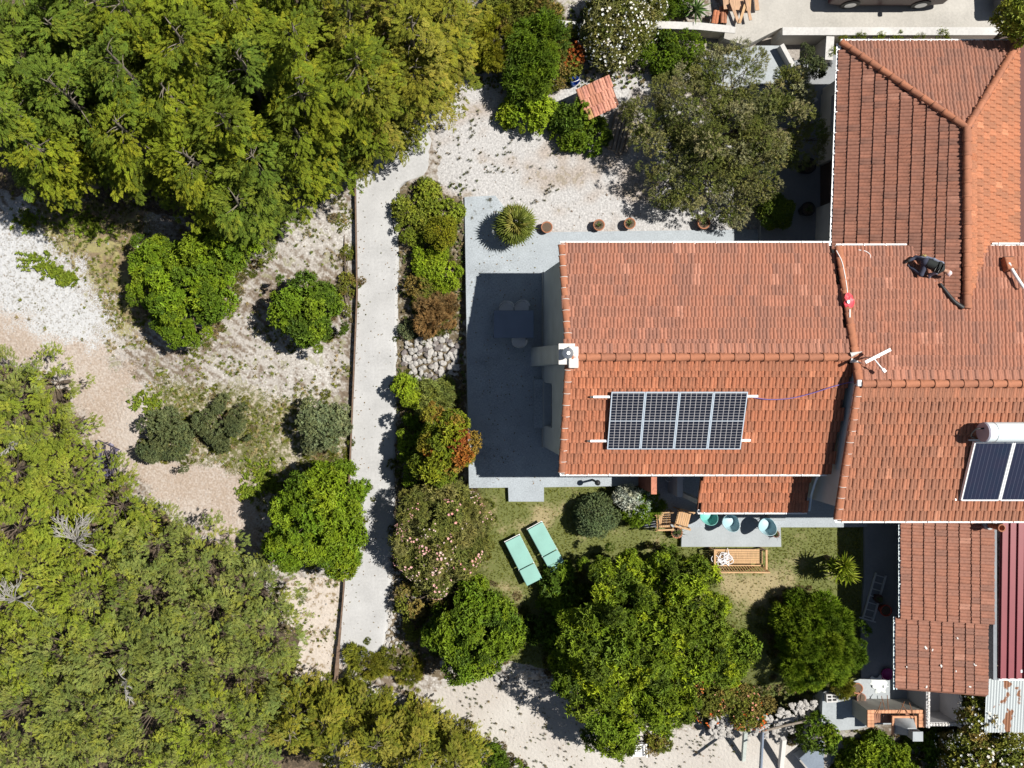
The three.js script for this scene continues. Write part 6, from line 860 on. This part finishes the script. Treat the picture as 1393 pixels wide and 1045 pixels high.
B('olive_tree', 'wide airy grey green olive tree over the gravel and patio', 'tree', [[985, 185, 60, 3.0], [930, 150, 48, 2.8], [1055, 175, 52, 2.8], [900, 205, 44, 2.2], [950, 240, 48, 2.2], [1000, 110, 46, 2.8], [1075, 130, 34, 2.4], [1030, 235, 40, 2.0], [905, 255, 30, 1.6], [1000, 275, 30, 1.4], [880, 160, 34, 2.2], [1090, 200, 30, 2.2], [960, 95, 34, 2.4], [950, 280, 24, 1.2]], { leaf: 'olive', tone: 'olive', cover: 0.62, low: -0.1, rough: 0.5 });
B('sapling', 'small young tree with a thin trunk at the drive edge', 'tree', [[898, 1000, 24, 0.9, 0.8], [880, 1012, 16, 0.5, 0.8]], { leaf: 'small', tone: 'mixed', clumps: 30, dens: 0.7 });
B('weed_clump', 'green weeds in the strip beside the path wall', 'plant', [[470, 385, 18, -0.5, 0.5], [476, 420, 12, -0.6, 0.5], [468, 300, 14, -0.4, 0.4], [474, 345, 10, -0.5, 0.5]], { leaf: 'small', tone: 'mixed', clumps: 26, dens: 0.7 });
B('dry_brush', 'dry branching brush sprawling across the path end', 'shrub', [[500, 900, 24, -0.7, 0.4], [535, 900, 22, -0.8, 0.4], [555, 915, 20, -0.9, 0.4], [480, 930, 22, -0.8, 0.4]], { leaf: 'fine', tone: 'gold', clumps: 16, dens: 0.4 });
B('leafy_shrub', 'low green growth along the foot of the oleander bush', 'shrub', [[560, 820, 22, -0.2, 0.6], [585, 808, 24, 0.0, 0.6], [560, 855, 16, -0.5, 0.6]], { leaf: 'small', tone: 'mixed', clumps: 34 });
B('leafy_shrub', 'low shrub at the foot of the drive beside golden conifers', 'shrub', [[655, 1040, 32, -0.3, 0.7], [690, 1050, 26, -0.6, 0.7]], { leaf: 'small', tone: 'citrus', clumps: 40 });
// palms, yucca, agave, dead wood
seed = 99;
{
  const fan = (() => { const l = []; for (let i = 0; i < 15; i++) { const a = (i / 14 - 0.5) * 3.6, d = V3(Math.sin(a), Math.cos(a) * 0.9 + 0.1, -0.15 - 0.1 * Math.abs(a)).normalize(); l.push([V3(0, 0.34, 0), d, V3(0, 0.15, 1).normalize(), 0.42 * rr(0.85, 1.1), 0.055, 0.35]); } l.push([V3(0, 0, 0), V3(0, 1, 0), V3(0, 0, 1), 0.36, 0.025, 0.2]); return leaves(l); })();
  const c = W(702, 304, 1.0), t = thing('fan_palm', 'round fan palm growing beside the sunny terrace', 'palm', c.clone().setY(-0.06)); mesh('trunk', tube([V3(0, -0.1, 0), V3(0.02, 0.4, 0), V3(0, 0.85, 0)], 0.14, 0.11, 9), M.bark, t);
  const mats = [[0.19, 0.23, 0.03], [0.23, 0.26, 0.045], [0.15, 0.19, 0.03], [0.27, 0.25, 0.05]].map((q) => new THREE.MeshPhysicalMaterial({ color: C(...q), roughness: 0.6, transmission: 0.15 }));
  for (let i = 0; i < 44; i++) { const f = i / 44, a = i * 2.399, e = lerp(0.12, 1.75, Math.pow(f, 0.8)), d = V3(Math.cos(a) * Math.sin(e), Math.cos(e), Math.sin(a) * Math.sin(e)), z = Y.clone().addScaledVector(d, -d.y); if (z.length() < 0.1) z.set(1, 0, 0); const x = d.clone().cross(z).normalize(); z.copy(x).cross(d); const m = mesh('frond', fan, pick(mats), t); new THREE.Matrix4().makeBasis(x, d, z).setPosition(V3(0, 0.82, 0)).decompose(m.position, m.quaternion, m.scale); m.scale.setScalar(rr(1.0, 1.2)); }
  const sword = (L, w) => leaves([[V3(0, 0, 0), V3(0, 1, 0), V3(0, 0, 1), L, w, 0.35]]);
  const rosette = (name, label, cat, heads, L, w, n, tones, gy) => { const h0 = W(heads[0][0], heads[0][1], heads[0][2]), g = thing(name, label, cat, V3(h0.x, gy, h0.z)), mm = tones.map((q) => std(C(...q), 0.55)), geo = sword(L, w), br = []; for (const [px, py, h] of heads) { const p = W(px, py, h).sub(V3(h0.x, gy, h0.z)); br.push(tube([V3(0, -0.1, 0), p.clone().multiplyScalar(0.5), p], 0.08, 0.05, 7)); for (let i = 0; i < n; i++) { const a = i * 2.399, e = lerp(0.1, 1.6, i / n), d = V3(Math.cos(a) * Math.sin(e), Math.cos(e), Math.sin(a) * Math.sin(e)), z = Y.clone().addScaledVector(d, -d.y).normalize(), x = d.clone().cross(z).normalize(); const m = mesh('leaf', geo, pick(mm), g); new THREE.Matrix4().makeBasis(x, d, z.copy(x).cross(d)).setPosition(p).decompose(m.position, m.quaternion, m.scale); m.scale.setScalar(rr(0.8, 1.1)); } } mesh('trunk', merge(br), M.bark, g); };
  rosette('yucca', 'spiky yellow green yucca with two heads on the lawn edge', 'yucca', [[1148, 768, 0.95], [1139, 777, 0.75], [1152, 781, 0.6], [1130, 770, 0.4]], 0.5, 0.07, 46, [[0.3, 0.36, 0.03], [0.22, 0.29, 0.025], [0.36, 0.39, 0.06]], -0.28);
  rosette('agave', 'pale green agave above the white garden wall', 'agave', [[945, 14, 0.6]], 0.55, 0.09, 26, [[0.2, 0.3, 0.1], [0.15, 0.24, 0.08], [0.26, 0.33, 0.14]], 0.25);
  rosette('agave', 'grey green spiky agave at the edge of the golden conifers', 'agave', [[390, 948, -0.6]], 0.5, 0.06, 22, [[0.2, 0.25, 0.17], [0.15, 0.2, 0.13]], -1.4);
  const dead = (label, px, py, h, n, L) => { const c0 = W(px, py, h), g = thing('dead_shrub', label, 'dead shrub', c0.clone().setY(-1.45)), gs = []; const y = h + 1.45; gs.push(tube([V3(0, -0.1, 0), V3(0.05, y * 0.6, 0), V3(0, y, 0)], 0.06, 0.04, 6)); for (let i = 0; i < n; i++) { const a = n + rr(-1.5, 1.5), l = L * rr(0.35, 1.15), m = V3(Math.cos(a) * l * 0.5, y + rr(0.05, 0.25), Math.sin(a) * l * 0.5), e = V3(Math.cos(a + rr(-0.3, 0.3)) * l, y + rr(0, 0.4), Math.sin(a + rr(-0.3, 0.3)) * l); gs.push(tube([V3(0, y * 0.9, 0), m, e], 0.03, 0.009, 5, 6)); for (let k = 0; k < 5; k++) { const s = m.clone().lerp(e, rr(0, 0.8)), b = rr(-0.9, 0.9) + a; gs.push(bar(s, s.clone().add(V3(Math.cos(b) * l * 0.35, rr(0, 0.2), Math.sin(b) * l * 0.35)), 0.02, 4, 0.008)); } } mesh('branches', merge(gs), M.deadwood, g); };
  dead('bare silver dead shrub spreading in the juniper thicket', 100, 737, 1.9, 24, 0.95); dead('bare white dead branches fanned flat in the lime junipers', 12, 820, 2.8, 11, 0.9); dead('broken bare branches poking out of the pale junipers', 166, 932, 2.85, 6, 0.6); dead('bare branches in the thicket near the orange soil', 12, 606, 1.6, 7, 0.6);
}
// rubble bank and dry stone walls, stone by stone
const rocks = [0, 1, 2, 3].map((k) => { const g = new THREE.DodecahedronGeometry(1, 0), p = g.attributes.position; for (let i = 0; i < p.count; i++) { const x = p.getX(i), y = p.getY(i), z = p.getZ(i), f = 1 + 0.35 * noise(x * 1.3 + k * 9, y * 1.3, z * 1.3); p.setXYZ(i, x * f, y * f * 0.62, z * f * 0.8); } g.computeVertexNormals(); return muv(g); });
function stones(name, label, spots, mats, most = 300) {
  const t = thing(name, label, 'stones'); spots.slice(0, most).forEach(([p, r]) => mesh('stone', pick(rocks), pick(mats), t, p, [rr(-0.4, 0.4), rr(0, 6.28), rr(-0.4, 0.4)]).scale.set(r * rr(0.8, 1.3), r * rr(0.7, 1.1), r * rr(0.8, 1.2)));
  if (spots.length > most) { const im = new THREE.InstancedMesh(rocks[0], mats[0], spots.length - most); spots.slice(most).forEach(([p, r], i) => im.setMatrixAt(i, new THREE.Matrix4().compose(p, new THREE.Quaternion().setFromEuler(new THREE.Euler(rr(0, 3), rr(0, 6), 0)), V3(r, r, r)))); im.name = 'small_stones'; im.userData.kind = 'stuff'; t.add(im); }
}
{
  const sm = [M.stone, M.stone, M.stoneB, M.stone, M.stoneC];
  const poly = [[546, 468], [570, 458], [606, 452], [626, 470], [622, 510], [600, 525], [586, 532], [572, 522], [548, 500]], a = []; for (let y = 452; y < 534; y += 6.2) for (let x = 544; x < 630; x += 7) { const px = x + rr(-3, 3), py = y + rr(-3, 3); if (inPoly(poly, px, py)) { const p = G(px, py); p.y += 0.06; a.push([p, rr(0.08, 0.15)]); } }
  stones('rubble_bank', 'bank of white rubble stones between the path and terrace', a, sm);
  const b = []; for (let i = 0; i < 420; i++) { const px = rr(600, 765), k = rnd(), py = bankY(px) + lerp(-16, 8, k) + rr(-2, 2) + 2 * Math.sin(px / 9), h = lerp(-0.3, -1.25, k); b.push([W(px, py, h), rr(0.05, 0.1)]); } b.sort((p, q) => q[1] - p[1]); stones('dry_stone_wall', 'dry stone retaining wall between the lawn and the drive', b, [M.stone, M.stone, M.stoneB]);
  const c = []; for (let i = 0; i < 330; i++) { const px = rr(965, 1112), k = rnd(), py = lerp(972, 1004, k) - (px > 1040 ? sst(1040, 1110, px) * 18 : 0) + rr(-4, 4), h = lerp(-0.3, -0.9, k); c.push([W(px, py, h), rr(0.06, 0.13)]); } c.sort((p, q) => q[1] - p[1]); stones('dry_stone_wall', 'dry stone wall below the rose bush with posts', c, [M.stone, M.stone, M.stoneB]);
  const d = []; for (let i = 0; i < 90; i++) { const px = rr(526, 548), py = rr(760, 880); d.push([G(px, py).add(V3(0, 0.03, 0)), rr(0.04, 0.09)]); } stones('stone_edging', 'loose white stones edging the path below the oleander', d, [M.stone, M.stone, M.stoneB]);
}
const litterG = shade(leaves([[V3(0, 0.01, 0), V3(1, 0.1, 0).normalize(), V3(0, 1, 0), 0.07, 0.035, 0.2]]), 0), grassG = shade(sprigFine(9, 0.1, 0.012), 0), weedG = shade(sprigFine(14, 0.2, 0.018), 0), leafyG = shade(sprigBroad(10, 0.125, 0.062), 0), smallG = shade(sprigBroad(12, 0.075, 0.036), 0);
// uncountable things: grass, weeds, gravel
function scatter(name, label, category, geo, mat, n, fn) {
  const cl = new Cloud(); let tries = 0; while (cl.m.length / 16 < n && tries++ < n * 8) fn(cl); const m = cl.build(numbered(name), geo, mat, scene); m.userData = { label, category, kind: 'stuff' };
}
scatter('lawn_grass', 'short patchy grass of the garden lawn', 'grass', grassG, LEAF, 18000, (c) => { const px = rr(625, 1190), py = rr(655, 965); if (!inPoly(Z.lawn, px, py) || (px > 1170 && py > 700) || inPoly([[690, 640], [742, 640], [742, 684], [690, 684]], px, py) || (px > 870 && py < 718) || (px > 926 && px < 1064 && py < 745) || (py < 664 && px < 875)) return; const g = grassiness(px, py); if (rnd() > g + 0.12) return; c.add(G(px, py), V3(rr(-1, 1), 0.8, rr(-1, 1)).normalize(), rr(0.4, 0.7), tint(g > 0.5 || rnd() < 0.3 ? [0.19, 0.215, 0.035] : [0.36, 0.31, 0.14], 0.25)); });
scatter('lot_weeds', 'weeds and dry grass on the rubble lot', 'weeds', weedG, NEEDLE, 7000, (c) => { const px = rr(0, 480), py = rr(240, 960); if (px > fenceX(py) - 3 || inPoly(Z.track, px, py) || (inPoly(Z.lime, px, py) && rnd() < 0.9)) return; const w = inPoly(Z.weeds, px, py) || inPoly(Z.brown, px, py), n = fbm(px / 40, py / 40, 3, 60); if (!w && n < 0.12 && rnd() < 0.93) return; if (w && n < -0.12) return; c.add(G(px, py), V3(rr(-1, 1), 0.7, rr(-1, 1)).normalize(), rr(0.5, 1.1), tint(rnd() < 0.5 ? [0.19, 0.21, 0.03] : [0.36, 0.3, 0.15], 0.25)); });
scatter('lime_weeds', 'green weed tufts growing through the chalky patch', 'weeds', leafyG, LEAF, 900, (c) => { const a = pick([[52, 355, 22], [72, 368, 14], [100, 300, 30], [40, 300, 22], [130, 310, 26], [200, 545, 22], [180, 700, 16], [92, 380, 12], [430, 265, 16], [355, 640, 24], [340, 670, 16], [370, 660, 16]]), px = a[0] + a[2] * (rnd() + rnd() - 1) * 1.3, py = a[1] + a[2] * (rnd() + rnd() - 1) * 0.8; c.add(G(px, py), V3(rr(-0.6, 0.6), 1, rr(-0.6, 0.6)).normalize(), rr(0.6, 1.1), tint([0.15, 0.2, 0.02], 0.25)); });
scatter('drive_weeds', 'small weeds dotted over the pale drive and gravel', 'weeds', weedG, NEEDLE, 420, (c) => { const d = rnd() < 0.6, px = d ? rr(570, 1000) : rr(590, 760), py = d ? rr(925, 1045) : rr(110, 300); if (!inPoly(d ? Z.drive : Z.gravel, px, py) || fbm(px / 25, py / 25, 2, 9) < 0.05) return; c.add(G(px, py), V3(rr(-0.6, 0.6), 1, rr(-0.6, 0.6)).normalize(), rr(0.4, 0.9), tint(rnd() < 0.6 ? [0.14, 0.15, 0.04] : [0.24, 0.19, 0.1], 0.25)); });
scatter('loose_gravel', 'loose pale stones strewn over the lot and gravel yard', 'gravel', rocks[1], std(C(1, 1, 1), 0.95, { map: tStone }), 6500, (c) => { const k = rnd(); let px, py; if (k < 0.55) { px = rr(0, 480); py = rr(250, 950); if (px > fenceX(py) - 3 || inPoly(Z.track, px, py) && rnd() < 0.8) return; } else if (k < 0.68) { px = rr(592, 1040); py = rr(90, 316); if (!inPoly(Z.gravel, px, py)) return; } else { px = rr(540, 640); py = rr(250, 900); if (px > 628) return; } const p = G(px, py); c.add(p, V3(rr(-0.5, 0.5), 1, rr(-0.5, 0.5)).normalize(), rr(0.012, 0.032) * (rnd() < 0.06 ? 1.8 : 1), tint(rnd() < 0.6 ? [0.37, 0.355, 0.34] : [0.24, 0.19, 0.155], 0.15)); });
scatter('leaf_litter', 'fallen leaves and crumbs on the path, terrace and drive', 'litter', litterG, LEAF, 900, (c) => { const k = rnd(); let p; if (k < 0.4) { const py = rr(190, 880), px = lerp(fenceX(py) + 3, 540, rnd() < 0.5 ? Math.pow(rnd(), 3) : 1 - Math.pow(rnd(), 3)); p = W(px, py, pathH(py) + 0.05); } else if (k < 0.75) { const px = rr(640, 735), py = rr(275, 660); p = W(px, py, 0.012); } else { p = G(rr(600, 980), rr(945, 1045)); p.y += 0.01; } c.add(p, V3(rr(-0.3, 0.3), 1, rr(-0.3, 0.3)).normalize(), rr(0.4, 1.1), tint(pick([[0.16, 0.12, 0.06], [0.12, 0.12, 0.04], [0.22, 0.15, 0.08]]), 0.3)); });
scatter('bed_cover', 'low ground cover and litter in the planted beds', 'ground cover', smallG, LEAF, 3600, (c) => { const k = rnd(); let px, py; if (k < 0.5) { px = rr(543, 632); py = rr(250, 905); if (inPoly([[546, 462], [626, 455], [626, 528], [548, 505]], px, py)) return; } else if (k < 0.8) { px = rr(640, 880); py = rr(15, 120); } else { px = rr(930, 1115); py = rr(930, 985); } c.add(G(px, py), V3(rr(-0.6, 0.6), 1, rr(-0.6, 0.6)).normalize(), rr(0.7, 1.4), tint(pick([[0.12, 0.14, 0.035], [0.1, 0.13, 0.03], [0.2, 0.16, 0.08]]), 0.25)); });
renderer.render(scene, camera);
